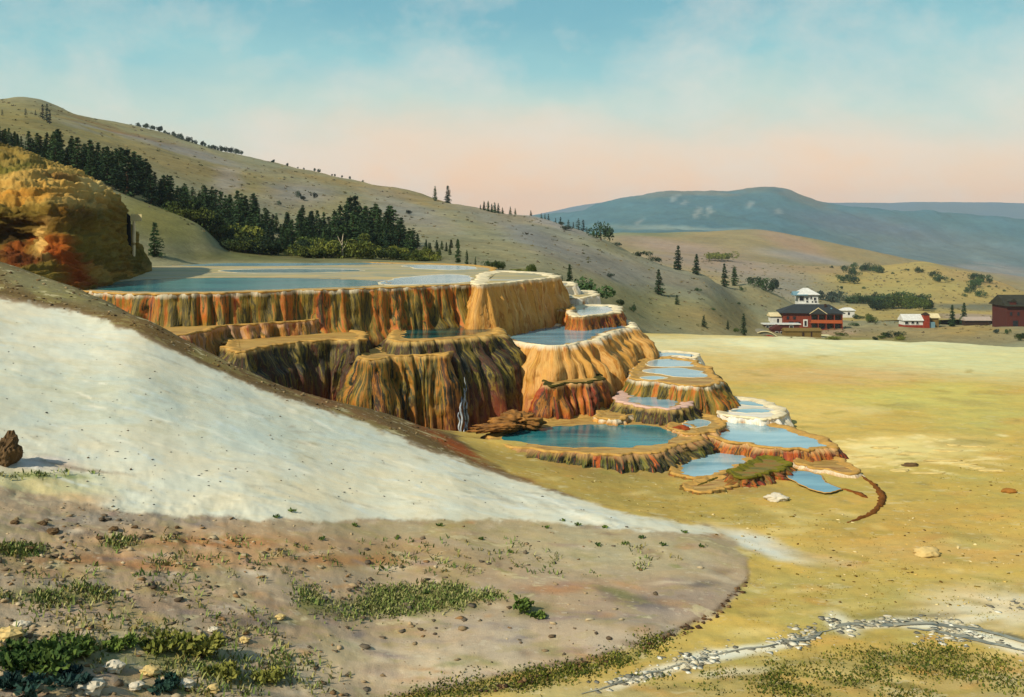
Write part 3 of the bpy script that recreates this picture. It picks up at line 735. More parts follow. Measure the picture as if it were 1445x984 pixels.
# ------------------------------------------------------------------ travertine terraces
def hexc(r, g, b, k=1.0): return alb((r, g, b), k)
OCH, OLV, RED, BLK, TAN = hexc(.68, .44, .11), hexc(.40, .34, .08), hexc(.58, .22, .05), hexc(.11, .11, .05), hexc(.76, .54, .22)
BRN, ORG, PALE, GRN, PNK = hexc(.35, .20, .07), hexc(.72, .36, .06), hexc(.90, .86, .74), hexc(.34, .36, .12), hexc(.74, .56, .42)
YGR = hexc(.52, .45, .13); DK = hexc(.15, .15, .06); LT = hexc(.82, .61, .27)
MT = {
 'ochre': mat_travertine('travertine_ochre', [(.10, RED), (.18, ORG), (.26, OCH), (.33, YGR), (.39, OLV), (.43, DK), (.46, OLV), (.50, YGR), (.54, OCH), (.57, ORG), (.60, OCH), (.63, DK), (.67, YGR), (.71, OCH), (.75, ORG), (.80, hexc(.50, .26, .07)), (.86, DK), (.93, OLV)], PALE, RED, .6, seed=1.3),
 'dark': mat_travertine('travertine_dark', [(.12, DK), (.22, YGR), (.30, OLV), (.36, BLK), (.42, DK), (.46, OLV), (.50, BLK), (.55, GRN), (.59, YGR), (.62, DK), (.67, BLK), (.73, ORG), (.80, RED), (.88, OLV)], hexc(.74, .56, .34), BRN, .35, seed=4.1),
 'tan': mat_travertine('travertine_tan', [(.06, DK), (.16, OLV), (.25, OCH), (.36, TAN), (.44, OCH), (.49, hexc(.56, .42, .16)), (.53, TAN), (.60, LT), (.67, OCH), (.73, ORG), (.79, OLV), (.86, TAN), (.96, BRN)], PALE, RED, .5, seed=7.7, contrast=1.0),
 'block': mat_travertine('travertine_block', [(.08, YGR), (.18, OLV), (.26, DK), (.33, YGR), (.37, DK), (.42, BLK), (.47, OLV), (.50, BLK), (.54, BRN), (.58, BLK), (.62, YGR), (.66, DK), (.71, BLK), (.77, BRN), (.84, ORG), (.92, BLK)], hexc(.80, .66, .36), RED, .5, seed=10.2),
 'bright': mat_travertine('travertine_bright', [(.05, OLV), (.14, OCH), (.26, LT), (.36, hexc(.80, .58, .24)), (.46, LT), (.52, OCH), (.57, hexc(.84, .66, .36)), (.66, hexc(.78, .56, .26)), (.74, LT), (.80, ORG), (.87, LT), (.96, RED)], PALE, RED, .45, seed=27.7, contrast=.9),
 'block2': mat_travertine('travertine_shoulder', [(.08, BLK), (.18, OLV), (.27, OCH), (.34, YGR), (.39, DK), (.43, OLV), (.48, OCH), (.53, YGR), (.57, BLK), (.61, DK), (.66, OCH), (.71, BRN), (.78, DK), (.88, BLK)], hexc(.80, .64, .34), RED, .5, seed=31.1),
 'pink': mat_travertine('travertine_pink', [(.08, DK), (.22, OLV), (.34, OCH), (.42, TAN), (.48, OLV), (.54, PNK), (.62, TAN), (.70, RED), (.76, PNK), (.88, BRN)], hexc(.86, .68, .50), RED, .65, seed=13.0),
 'rust': mat_travertine('travertine_rust', [(.10, BLK), (.20, BRN), (.30, RED), (.36, DK), (.42, OCH), (.48, ORG), (.53, BRN), (.58, OCH), (.62, DK), (.68, RED), (.75, ORG), (.84, BRN), (.92, BLK)], hexc(.84, .68, .44), RED, .6, seed=15.5),
 'white': mat_travertine('travertine_white', [(.05, OLV), (.25, OCH), (.40, PALE), (.62, hexc(.94, .91, .84)), (.76, PNK), (.88, RED)], hexc(.95, .93, .88), ORG, .9, seed=18.8, contrast=.9),
 'mossy': mat_travertine('travertine_mossy', [(.10, BLK), (.26, GRN), (.38, OLV), (.45, BLK), (.52, RED), (.60, OLV), (.68, ORG), (.76, DK), (.90, OCH)], OLV, RED, .6, seed=21.0),
}
RIM = mat_plain('rim_sinter', hexc(.88, .82, .66), .35, 1.1, .8, .2, .6)
RIM_TAN = mat_plain('rim_ochre', hexc(.72, .56, .28), .30, 2.2, .8, .2, .5)
def mat_shelf(name, stops, sc_=0.5):
    t = NT(name); g = t.mapping(t.geo(), (0.16, 0.9, 1) if sc_ > .5 else (.06, .34, 1))
    n = t.noise(g, sc_, 8, 0.66, 0.6); c = t.ramp(n, stops); t.setp(c, 0.6, 0.3); t.bump(n, .4, .05); return t.m
SHELF = mat_shelf('sinter_shelf', [(.32, hexc(.44, .48, .46)), (.41, hexc(.60, .58, .36)), (.47, hexc(.80, .68, .42)), (.52, hexc(.50, .54, .46)), (.57, hexc(.76, .66, .42)), (.63, hexc(.44, .54, .58)), (.70, hexc(.86, .83, .72))])
SHELF_OCH = mat_shelf('ochre_shelf', [(.30, hexc(.46, .36, .14)), (.42, hexc(.66, .52, .24)), (.50, hexc(.76, .62, .34)), (.56, hexc(.58, .40, .16)), (.64, hexc(.72, .60, .34)), (.74, hexc(.54, .46, .18))], 1.2)
W_TEAL = mat_water('pool_teal', hexc(.06, .36, .40), hexc(.24, .54, .54))
W_BLUE = mat_water('pool_blue', hexc(.30, .50, .58), hexc(.52, .69, .73))
W_PALE = mat_water('pool_pale', hexc(.46, .62, .68), hexc(.64, .76, .78))
W_DARK = mat_water('pool_dark', hexc(.04, .16, .16), hexc(.14, .36, .34))
W_SKY = mat_water('pool_sky', hexc(.44, .62, .67), hexc(.66, .78, .79), .1)

def resample(pts, ds, closed=True, iters=2):
    p = np.array(pts, float)
    for _ in range(iters):                                  # corner cutting, then even steps
        q = np.roll(p, -1, 0) if closed else None
        if closed:
            p = np.stack([.75 * p + .25 * q, .25 * p + .75 * q], 1).reshape(-1, p.shape[1])
        else:
            a = .75 * p[:-1] + .25 * p[1:]; b = .25 * p[:-1] + .75 * p[1:]
            p = np.concatenate([p[:1], np.stack([a, b], 1).reshape(-1, p.shape[1])[1:-1], p[-1:]])
    pc = np.concatenate([p, p[:1]]) if closed else p
    d = np.linalg.norm(np.diff(pc, axis=0), axis=1); s = np.concatenate([[0], np.cumsum(d)])
    n = max(8, int(s[-1] / ds)); t = np.linspace(0, s[-1], n, endpoint=not closed)
    return np.stack([np.interp(t, s, pc[:, k]) for k in range(p.shape[1])], 1), t, s[-1]

def area2(p): return np.sum(p[:, 0] * np.roll(p[:, 1], -1) - np.roll(p[:, 0], -1) * p[:, 1])

def drapes(s, t, L, w0, w1, rng, amp, grow=.3):
    """rounded hanging folds: every fold has its own width, depth and starting height"""
    edges = [0.0]
    while edges[-1] < L: edges.append(edges[-1] + rng.uniform(w0, w1))
    edges = np.array(edges) * L / edges[-1]; n = len(edges) - 1
    A = rng.uniform(.35, 1.0, n); st = rng.uniform(-.15, .45, n) * rng.uniform(0, 1, n); cv = rng.uniform(0, 1, n)
    sw = s % L
    i = np.clip(np.searchsorted(edges, sw, 'right') - 1, 0, n - 1)
    q = (sw - edges[i]) / (edges[i + 1] - edges[i])
    b = np.sqrt(np.clip(1 - (2 * q - 1) ** 2, 0, 1))
    g = .22 + .78 * smooth01(st[i], st[i] + grow, t)
    return amp * A[i] * b * g, cv[i]

TERR = {}
def terrace(name, label, rim, z, zb, flare, mat, pool=None, rimmat=None, seed=0, w=(.35, 1.0), amp=.5, ds=.13, levels=30, shelf=None,
            pw=1.3, lipw=.10, ledges=(), group=None, inset=.17, drop=.06, ragged=.5, cat='terrace', scal=(1.0, 2.6, .55)):
    rng = np.random.default_rng(seed + 100)
    pts = [at_z(a, b, z)[:2] for a, b in rim]
    p, s, L = resample(pts, ds)
    if area2(p) < 0: p = p[::-1].copy()
    n = len(p)
    tang = np.roll(p, -1, 0) - np.roll(p, 1, 0); tang = gauss1(np.concatenate([tang] * 3), 5, 0)[n:2 * n]
    tang /= np.linalg.norm(tang, axis=1)[:, None] + 1e-9
    nor = np.stack([tang[:, 1], -tang[:, 0]], 1)
    # scalloped plan
    ph = s / L * 2 * math.pi; cx, cy = np.cos(ph) * L / 6.3, np.sin(ph) * L / 6.3
    sc_ = (fbm(cx * .5 + 50, cy * .5 + 50 + seed, seed, 4) - .5) * 2 * ragged + (fbm(cx * 1.8 + 50, cy * 1.8 + 50, seed + 3, 3) - .5) * .35 * ragged
    lob, _c = drapes(s + (fbm(s * .5, s * 0 + 3, seed + 61, 3) - .5) * .6, np.full(n, 1.0), L, scal[0], scal[1], np.random.default_rng(seed + 6), scal[2])
    lob2, _c = drapes(s, np.full(n, 1.0), L, scal[0] * .3, scal[1] * .35, np.random.default_rng(seed + 9), scal[2] * .3)
    p0 = p + nor * (sc_ + gauss1(np.concatenate([lob + lob2] * 3), 1.2, 0)[n:2 * n] - scal[2] * .5)[:, None]
    H = z - zb
    mid = p0 + nor * (flare * .5 ** pw + amp * .8)
    dm_ = np.linalg.norm(np.roll(mid, -1, 0) - mid, axis=1); dm_ = np.maximum(gauss1(np.concatenate([dm_] * 3), 3, 0)[n:2 * n], .02)
    s = np.concatenate([[0], np.cumsum(dm_)[:-1]]); L = float(dm_.sum())
    T = np.linspace(0, 1, levels) ** 1.15
    V = []; UV = []; CV = []; TT = []
    for t in T:
        sw = s + (fbm(s * .9 + 7, np.full(n, t * 2.2), seed + 8, 3) - .5) * .7 * min(1, t * 3)
        d1, c1 = drapes(sw, t, L, w[0], w[1], np.random.default_rng(seed + 1), amp * 1.3)
        d2, c2 = drapes(sw * 1.0 + .3, t, L, w[0] * .3, w[1] * .36, np.random.default_rng(seed + 2), amp * .5, .12)
        d3, c3 = drapes(s, t, L, w[1] * 1.6, w[1] * 3.4, np.random.default_rng(seed + 4), amp * .55, .4)
        off = flare * t ** pw + d1 + d2 + d3 - .05 - amp * .55 * min(1, t * 4)
        for (lt, la) in ledges:
            k = smooth01(lt - .03, lt + .05, t + (fbm(s * .35, np.zeros(n), seed + 5, 3) - .5) * .15) * la
            off = off + k
        off = off + (fbm(s * 2.5, np.full(n, t * H * 2.2), seed + 12, 3) - .5) * .16
        q = p0 + nor * np.asarray(off)[:, None]
        zz = z - .05 - t * H + (fbm(cx * 1.2 + 80, cy * 1.2 + 80, seed + 21, 3) - .5) * .10 * (1 if t == 0 else 0)
        V.append(np.concatenate([q, np.full((n, 1), 0) + np.reshape(zz, (-1, 1)) if np.ndim(zz) else np.full((n, 1), zz)], 1))
        UV.append(np.stack([s, np.full(n, t * H)], 1)); CV.append(.65 * c1 + .35 * c2); TT.append(np.full(n, t))
    V = np.concatenate(V); K = levels
    idx = np.arange(K * n).reshape(K, n); nx = np.roll(idx, -1, 1)
    faces = np.stack([idx[1:], nx[1:], nx[:-1], idx[:-1]], -1).reshape(-1, 4)
    # inner shelf polygon
    inn = p0 - nor * lipw
    base = len(V)
    Vt = np.concatenate([inn, np.full((n, 1), z - .12)], 1)
    me = bpy.data.meshes.new(name)
    allv = np.concatenate([V, Vt])
    fl = [tuple(f) for f in faces.tolist()] + [tuple(range(base, base + n))]
    me.from_pydata(allv.tolist(), [], fl); me.update()
    me.polygons.foreach_set('use_smooth', np.array([True] * len(faces) + [False]))
    me.materials.append(MT[mat]); me.materials.append(shelf or SHELF_OCH)
    me.polygons[len(fl) - 1].material_index = 1
    fattr(me, 'cv', np.concatenate([*CV, np.zeros(n)])); fattr(me, 'tt', np.concatenate([*TT, np.zeros(n)]))
    uvl = me.uv_layers.new(name='run')
    UVa = np.concatenate([*UV, np.zeros((n, 2))])
    li = np.empty(len(me.loops), np.int32); me.loops.foreach_get('vertex_index', li)
    uvv = UVa[li]
    # the seam column wraps round: keep uv continuous there
    k4 = len(faces) * 4
    quad = uvv[:k4].reshape(-1, 4, 2); wrap = (quad[:, :, 0].max(1) - quad[:, :, 0].min(1)) > L * .5
    quad[wrap] = np.where(quad[wrap] [..., :1] < L * .5, quad[wrap] + np.array([L, 0]), quad[wrap])
    uvv[:k4] = quad.reshape(-1, 2)
    uvl.data.foreach_set('uv', uvv.astype(np.float32).ravel())
    o = link(name, me); tag(o, label, cat, group)
    # raised lip
    edge0 = np.linalg.norm(V[:n, :2] - p0, axis=1) - .02
    rv = []; kn = (fbm(cx * 3 + 9, cy * 3 + 9, seed + 31, 3) - .5)
    kw = 1 + kn * 1.1
    for (a, b) in ((-lipw - .35, -.14), (-lipw - .12, -.07), (-lipw * .6, -.012), (0, 0), (.05, -.05), (.05, -.11), (-.06, -.17)):
        q = p0 + nor * (np.full(n, a) + kn * .22 + (edge0 if a > -.05 else edge0 * .6))[:, None]
        rv.append(np.concatenate([q, (z + b * kw)[:, None]], 1))
    rv = np.concatenate(rv); m = 7
    ri = np.arange(m * n).reshape(m, n); rx = np.roll(ri, -1, 1)
    rf = np.stack([ri[1:], rx[1:], rx[:-1], ri[:-1]], -1).reshape(-1, 4)
    link('rim', mesh_np('rim', rv, rf, rimmat or RIM), o)
    if pool:
        water('water', p0 - nor * (inset + (fbm(cx * 2.2 + 60, cy * 2.2 + 60, seed + 41, 3)[:, None] - .3) * .5), z - .116, pool)
    TERR[label] = (o, p0, nor, z)
    return o

def water(name, xy, z, mat):
    me = mesh_np(name, [(a, b, z) for a, b in np.asarray(xy)], [tuple(range(len(xy)))], mat, False)
    return tag(link(name, me), kind='structure')
def pool(px, z, mat, ds=.2, rag=.45):
    p, s, L = resample([at_z(a, b, z)[:2] for a, b in px], ds, True, 3)
    sd_ = int(abs(px[0][0]) * 7) % 991; k = .8 * (.25 / ds)
    p = p + (np.stack([fbm(s * k, s * 0, sd_, 4, .6), fbm(s * k, s * 0 + 9, sd_ + 4, 4, .6)], 1) - .5) * 2 * rag * np.minimum(1, np.minimum(s, L - s) / 2)[:, None]
    o = water('water', p, z, mat)
    # thin crust left where the pool laps its shelf
    tg = np.roll(p, -1, 0) - np.roll(p, 1, 0); tg /= np.linalg.norm(tg, axis=1)[:, None] + 1e-9; nr = np.stack([tg[:, 1], -tg[:, 0]], 1)
    if area2(p) < 0: nr = -nr
    w = (.015 + .30 * np.clip(fbm(s * .7, s * 0 + 5, sd_ + 9, 4, .65) - .46, 0, 1))[:, None] * (1 if ds < .4 else 1.5); n = len(p)
    V = np.concatenate([np.column_stack([p - nr * .05, np.full(n, z - .01)]), np.column_stack([p + nr * w * .4, np.full(n, z + .02)]), np.column_stack([p + nr * w, np.full(n, z - .02)])])
    i_ = np.arange(n); j_ = np.roll(i_, -1)
    f = np.concatenate([np.stack([i_, j_, j_ + n, i_ + n], 1), np.stack([i_ + n, j_ + n, j_ + 2 * n, i_ + 2 * n], 1)])
    link('crust', mesh_np('crust', V, f, RIM_TAN if mat in (W_TEAL, W_BLUE, W_DARK) else RIM), o)
    return o

TG = 'travertine terraces of the hot spring'
T1 = terrace('travertine_terrace', 'huge upper terrace with a long streaked front below the widest pool', [(95, 406), (150, 411.5), (200, 413.5), (245, 414), (320, 412), (440, 408), (560, 404), (640, 401), (690, 399.5), (700, 397), (695, 385),
     (695, 379), (690, 376), (650, 372.5), (500, 369.3), (350, 368.4), (215, 369), (120, 385)], -3.7, -10.5, .9, 'ochre', None, RIM_TAN, 1, (.5, 1.5), .65, .15, 44, SHELF, .8, .12, ((.42, .5),), TG)
pool([(112, 408.7), (150, 410.6), (200, 412.6), (245, 413), (320, 411.1), (440, 407.2), (520, 404.4), (560, 399), (520, 395), (420, 392), (300, 391.5), (200, 394.5), (150, 399)], -3.816, W_TEAL)
pool([(205, 370.6), (260, 369.6), (400, 369.2), (500, 369.8), (575, 371.6), (520, 374), (430, 375.5), (300, 376.5), (225, 375)], -3.816, W_BLUE, .5, .9)
pool([(300, 381), (420, 379), (520, 380.5), (500, 384), (400, 386), (320, 385)], -3.816, W_SKY, .5, .9)
pool([(560, 374), (640, 374.5), (680, 378), (660, 382), (590, 380)], -3.816, W_PALE, .5, .9)
pool([(535, 403.4), (600, 401.3), (655, 399.4), (672, 394), (655, 387), (600, 388), (545, 395)], -3.811, W_PALE, .4, .5)
terrace('travertine_terrace', 'bright tan terrace corner with white lip at the right end of the widest pool', [(670, 401.5), (690, 400), (720, 397), (750, 394), (775, 391.8), (784, 389), (778, 385.5), (740, 383), (700, 381), (680, 386), (672, 394)],
        -3.58, -9.0, 1.0, 'bright', None, RIM, 2, (.4, 1.1), .5, .14, 32, SHELF, 1.2, .5, (), TG)
terrace('travertine_terrace', 'small rounded ochre buttress against the tan terrace corner', [(742, 442), (760, 436), (790, 434), (806, 437), (809, 430), (780, 426), (748, 428)], -6.1, -8.4, .6, 'tan', None, RIM_TAN, 3, (.5, 1.1), .4, .12, 20, None, .8, .15, (), TG)
terrace('travertine_terrace', 'topmost white step beside the tan terrace corner', [(774, 405), (795, 403), (809, 402.5), (808, 398), (790, 396.5), (776, 397)], -4.9, -9, .9, 'white', None, RIM, 4, (.5, 1.2), .3, .12, 18, SHELF, 1, .3, (), TG)
terrace('travertine_terrace', 'thin white step right of the topmost white step', [(804, 421), (828, 419), (843, 415), (838, 409), (806, 410)], -5.7, -9, .8, 'white', None, RIM, 5, (.5, 1.2), .25, .12, 14, SHELF, 1, .3, (), TG)
terrace('travertine_terrace', 'shallow red fronted basin of pale water below the white steps', [(806, 447), (840, 444.5), (868, 439), (879, 433.5), (862, 429.5), (820, 430), (798, 437)], -6.3, -9.0, .6, 'rust', W_SKY, RIM, 6, (.4, 1.0), .3, .12, 16, None, 1, .4, (), TG, .6)
terrace('travertine_terrace', 'narrow beige ledge high under the left of the long streaked front', [(222, 474), (258, 470), (285, 464), (310, 459), (340, 457), (400, 453), (440, 450), (472, 447), (476, 438), (400, 436), (262, 446), (222, 450)], -5.62, -9, .6, 'pink', None, RIM_TAN, 7, (.5, 1.3), .5, .11, 24, None, 1.1, .2, (), TG)
terrace('travertine_terrace', 'dark green ledge on the left between the beige ledge and the brown bank', [(330, 500), (362, 489), (392, 483), (430, 479.5), (470, 477.5), (492, 478), (510, 480), (512, 468), (480, 460), (370, 465), (330, 470)], -6.45, -11, .6, 'block', None, RIM_TAN, 8, (.5, 1.4), .8, .11, 36, None, .6, .14, ((.3, .3),), TG)
T4 = terrace('travertine_terrace', 'tall dark central block with a thin waterfall down its front', [(556, 482), (590, 480), (640, 478), (680, 473), (702, 467), (700, 459), (640, 456), (560, 463)], -6.62, -12.6, 1.5, 'block', None, RIM_TAN, 9, (.5, 1.4), .9, .11, 52, None, .55, .12, ((.16, .4),), TG)
pool([(563, 479.2), (600, 478), (640, 475.6), (680, 470.6), (694, 465), (680, 460), (630, 459), (570, 464)], -6.736, W_DARK)
T4b = terrace('travertine_terrace', 'lit ochre shoulder on the left of the tall central block', [(516, 508), (535, 502.5), (575, 500), (610, 498), (625, 500), (630, 485), (560, 482), (522, 494)], -7.3, -12.6, .8, 'block2', None, RIM_TAN, 10, (.5, 1.4), .8, .11, 44, None, .55, .12, (), TG)
T5 = terrace('travertine_terrace', 'broad tan block holding a blue pool right of the central block', [(710, 477), (740, 483), (770, 486.5), (805, 485.5), (840, 478), (864, 467), (884, 462), (893, 459), (886, 454), (868, 450), (830, 453), (760, 460), (712, 466)],
        -7.3, -12.6, 1.7, 'bright', W_BLUE, RIM, 11, (.45, 1.3), .7, .12, 48, None, .65, .16, ((.2, .45),), TG, .6)
terrace('travertine_terrace', 'orange buttress with mossy black lip low on the broad tan block', [(772, 545), (788, 539), (815, 537.5), (836, 537), (846, 526), (800, 515), (772, 530)], -9.25, -12.6, .45, 'rust', None, mat_plain('rim_moss', hexc(.27, .25, .10), .3, 3, .9, .1, .5), 12, (.4, 1.0), .6, .1, 26, None, .6, .07, (), TG)
terrace('travertine_terrace', 'ochre green step with small pale pools behind the teal basin', [(892, 534), (925, 537), (960, 541), (998, 544), (1012, 537), (1004, 525), (985, 511), (950, 503), (915, 503), (903, 515)], -9.5, -12.6, 1.7, 'ochre', None, RIM_TAN, 13, (.3, .9), .55, .11, 32, SHELF_OCH, 1.1, .12, (), TG)
pool([(906, 514), (925, 507), (960, 506), (990, 512.5), (980, 517.5), (920, 517.5)], -9.616, W_PALE)
pool([(898, 524), (925, 519.5), (975, 519.5), (1005, 530), (990, 534), (940, 530.5)], -9.616, W_PALE)
pool([(896, 533), (925, 530), (940, 534), (920, 536.5)], -9.616, W_SKY)
terrace('travertine_terrace', 'flat pink lipped basin in front of the ochre green step', [(864, 564), (900, 572), (940, 576), (966, 574), (982, 562), (974, 550), (930, 546), (885, 548)], -10.4, -12.6, .9, 'block', W_PALE, mat_plain('rim_pink', hexc(.80, .66, .58), .2, 2.5, .8, .2, .5), 14, (.4, 1.1), .5, .1, 26, None, .9, .4, (), TG, .7)
terrace('travertine_terrace', 'long low basin of teal water with a row of dark dripping folds', [(688, 618), (740, 629), (790, 635), (850, 638), (910, 637), (955, 629), (986, 614), (978, 600), (940, 592), (860, 584), (780, 588), (715, 602)], -11.2, -12.5, .8, 'dark', None, RIM_TAN, 15, (.3, .8), .6, .09, 20, None, .7, .25, (), TG)
pool([(696, 620), (730, 607), (780, 602), (850, 599), (920, 600), (955, 609), (946, 624), (905, 631.5), (850, 632.5), (790, 630.5), (738, 626)], -11.316, W_TEAL)
pool([(850, 588), (880, 583), (915, 586), (955, 594), (930, 595), (880, 592)], -11.316, W_PALE)
terrace('travertine_terrace', 'white rimmed basin with two streaks of water on the far right', [(1012, 584), (1050, 588), (1085, 591), (1106, 587), (1100, 574), (1072, 562), (1035, 558.5), (1015, 565)], -11.0, -12.6, .4, 'white', None, RIM, 16, (.4, 1), .3, .1, 20, mat_shelf('white_shelf', [(.3, hexc(.72, .70, .62)), (.5, hexc(.88, .85, .76)), (.7, hexc(.92, .9, .85))], 1.0), 1, .4, (), TG)
pool([(1020, 569), (1045, 565), (1075, 568), (1090, 574), (1060, 573)], -11.116, W_SKY)
pool([(1022, 580), (1055, 576), (1092, 579), (1085, 583.5), (1050, 583)], -11.116, W_SKY)
terrace('travertine_terrace', 'wide pale blue basin with a rust red front on the right', [(992, 612), (1040, 622), (1080, 629), (1120, 633), (1160, 632), (1178, 626), (1160, 617), (1130, 607), (1100, 598), (1060, 590), (1015, 592), (996, 600)], -11.3, -12.5, .5, 'rust', W_SKY, RIM_TAN, 17, (.35, .9), .4, .09, 20, None, .9, .25, (), TG, .3)
terrace('travertine_terrace', 'low ochre edged pool between the teal basin and the rust red front', [(942, 668), (985, 674), (1030, 666), (1072, 642), (1062, 628), (1010, 621), (972, 640)], -11.85, -12.5, .35, 'mossy', W_SKY, RIM_TAN, 18, (.35, .9), .2, .09, 12, None, .9, .25, (), TG, .3)
terrace('travertine_terrace', 'mossy green and red ledge hanging in front of the wide blue basin', [(1040, 672), (1062, 668), (1090, 664), (1107, 657), (1104, 644), (1070, 644), (1045, 655)], -11.55, -12.5, .35, 'mossy', None, mat_plain('rim_green', hexc(.42, .40, .12), .3, 3, .9, .1, .5), 19, (.25, .6), .5, .08, 20, mat_shelf('moss_shelf', [(.35, hexc(.30, .30, .08)), (.5, hexc(.52, .46, .14)), (.65, hexc(.60, .30, .10))], 2.0), .8, .06, (), TG, .8)
terrace('travertine_terrace', 'small tan step wedged between the pink lipped basin and the broad tan block', [(846, 588), (872, 592), (892, 585), (890, 574), (862, 570), (842, 578)], -10.95, -12.6, .6, 'tan', None, RIM_TAN, 31, (.3, .8), .4, .1, 18, None, .9, .12, (), TG)
terrace('travertine_terrace', 'rusty step filling the gap between the teal basin and the wide blue basin', [(948, 606), (975, 612), (1002, 608), (1020, 600), (1012, 588), (980, 584), (952, 592)], -11.1, -12.6, .6, 'rust', None, RIM_TAN, 32, (.3, .8), .4, .1, 18, None, .9, .12, (), TG)
pool([(958, 601), (985, 605), (1004, 599), (996, 592), (968, 592)], -11.216, W_SKY)
terrace('travertine_terrace', 'ochre tongue of steps spilling from the rust red basin toward the curved ridge', [(1118, 652), (1150, 658), (1185, 664), (1205, 662), (1190, 648), (1165, 636), (1125, 636)], -11.75, -12.5, .5, 'tan', None, RIM_TAN, 33, (.3, .8), .3, .09, 14, None, .9, .12, (), TG)
terrace('travertine_terrace', 'mossy bulge under the left edge of the low ochre edged pool', [(965, 690), (995, 692), (1025, 686), (1040, 676), (1015, 670), (975, 676)], -11.85, -12.5, .4, 'mossy', None, RIM_TAN, 34, (.25, .7), .35, .09, 12, None, .9, .1, (), TG)
terrace('travertine_terrace', 'low white rimmed step behind the ochre green step', [(905, 505), (930, 503), (962, 501.5), (985, 505), (975, 497), (935, 494), (908, 497)], -9.9, -12.6, .6, 'white', W_PALE, RIM, 35, (.3, .9), .3, .12, 16, None, .9, .2, (), TG, .4)
pool([(1104, 668), (1130, 663), (1155, 671), (1188, 692), (1165, 698), (1128, 684)], -11.90, W_BLUE)

def tube(name, pts, rad, mat, parent=None, seg=7, noise=.35, seed=0, flat=1.0):
    p, s, L = resample([tuple(q) for q in pts], max(.05, rad * .7), False, 2)
    n = len(p); r = np.random.default_rng(seed)
    tg = np.gradient(p, axis=0); tg /= np.linalg.norm(tg, axis=1)[:, None] + 1e-9
    side = np.cross(tg, [0, 0, 1.0]); side /= np.linalg.norm(side, axis=1)[:, None] + 1e-9; up = np.cross(side, tg)
    V = []
    prof = np.sin(np.linspace(.12, math.pi - .12, n)) ** .5
    for k in range(seg):
        a = 2 * math.pi * k / seg
        rr = rad * prof * (1 + noise * 2 * (fbm(s * 2.0 / max(rad, .1) * .3, np.full(n, k * 1.7), seed + k, 3) - .5))
        V.append(p + side * (math.cos(a) * rr)[:, None] + up * (math.sin(a) * rr * flat)[:, None])
    V = np.stack(V, 1).reshape(-1, 3)
    idx = np.arange(n * seg).reshape(n, seg); nx = np.roll(idx, -1, 1)
    f = np.stack([idx[:-1], nx[:-1], nx[1:], idx[1:]], -1).reshape(-1, 4).tolist()
    f += [list(range(seg))[::-1], list(range((n - 1) * seg, n * seg))]
    return link(name, mesh_np(name, V, f, mat), parent)
def g(px, py, dz=0.0):
    h = near.hit(px, py); return (h.x, h.y, h.z + dz)
tag(tube('sinter_ridge', [g(1168, 632), g(1190, 652), g(1212, 668), g(1224, 678)], .11, RIM, seed=1, flat=.7, noise=.9), 'thin white ridge running down from the rust red basin', 'ridge')
tag(tube('sinter_ridge', [g(1216, 672), g(1236, 686), g(1247, 702), g(1240, 718), g(1222, 730), g(1196, 738)], .15, mat_plain('rust_crust', hexc(.46, .28, .10), .35, 3, .9, .1, .6), seed=2, flat=.7, noise=.9), 'curved rusty brown ridge closing the lowest basin', 'ridge')
tag(tube('sinter_ridge', [g(984, 686), g(1010, 676), g(1040, 664), g(1066, 655), g(1092, 650)], .14, mat_plain('moss_crust', hexc(.38, .34, .10), .35, 3, .9, .1, .6), seed=3, flat=.8, noise=.9), 'mossy ochre ridge curling under the low pool', 'ridge')
tag(tube('sinter_ridge', [g(1186, 690), g(1205, 694), g(1224, 703)], .15, mat_plain('rust_crust', hexc(.48, .28, .10), .35, 3, .9, .1, .6), seed=4, flat=.5, noise=.9), 'short rust streak of crust inside the curved brown ridge', 'ridge')

# ---- waterfall: strands that follow the front of the central block
def bvh_of(o):
    me = o.data; return BVHTree.FromPolygons([tuple(v.co) for v in me.vertices], [tuple(p.vertices) for p in me.polygons])
t4b = bvh_of(T4); t4c = bvh_of(T4b)
def on(b, px, py, push=.1):
    d = Vector(((px - CX) / F, 1, (HY - py) / F)).normalized(); h = b.ray_cast(Vector((0, 0, 0)), d)
    if h[0] is None: return None
    return h[0] + h[1] * 0 - d * push
fm = NT('falling_water'); fn = fm.noise(fm.mapping(fm.obj(), (6, 6, .9)), 1.5, 5, .7)
fm.setp(fm.ramp(fn, [(.4, hexc(.34, .42, .48)), (.62, hexc(.80, .83, .84))]), .25, .5); fm.bump(fn, .6, .05)
wf = empty('waterfall', P(656, 608, 57))
tag(wf, 'thin white waterfall trickling down the tall dark central block', 'waterfall')
bpy.context.view_layer.update(); wfi = wf.matrix_world.inverted()
rr = random.Random(5)
for k, (x0, y0, y1, wd) in enumerate([(655, 548, 611, .085), (651, 560, 610, .07), (659, 568, 611, .08), (648, 582, 611, .06), (657, 532, 575, .025)]):
    pts = []
    for j in range(13):
        y = y0 + (y1 - y0) * j / 12; xx = x0 + math.sin(j * .9 + k) * 1.2 + (j - 6) * .1
        q = min([h for h in (on(t4b, xx, y, .14), on(t4c, xx, y, .14)) if h], key=lambda h: h.y, default=None)
        if q: pts.append(tuple(wfi @ q))
    if len(pts) > 4: tube('strand', pts, wd, fm.m, wf, 6, .5, k)

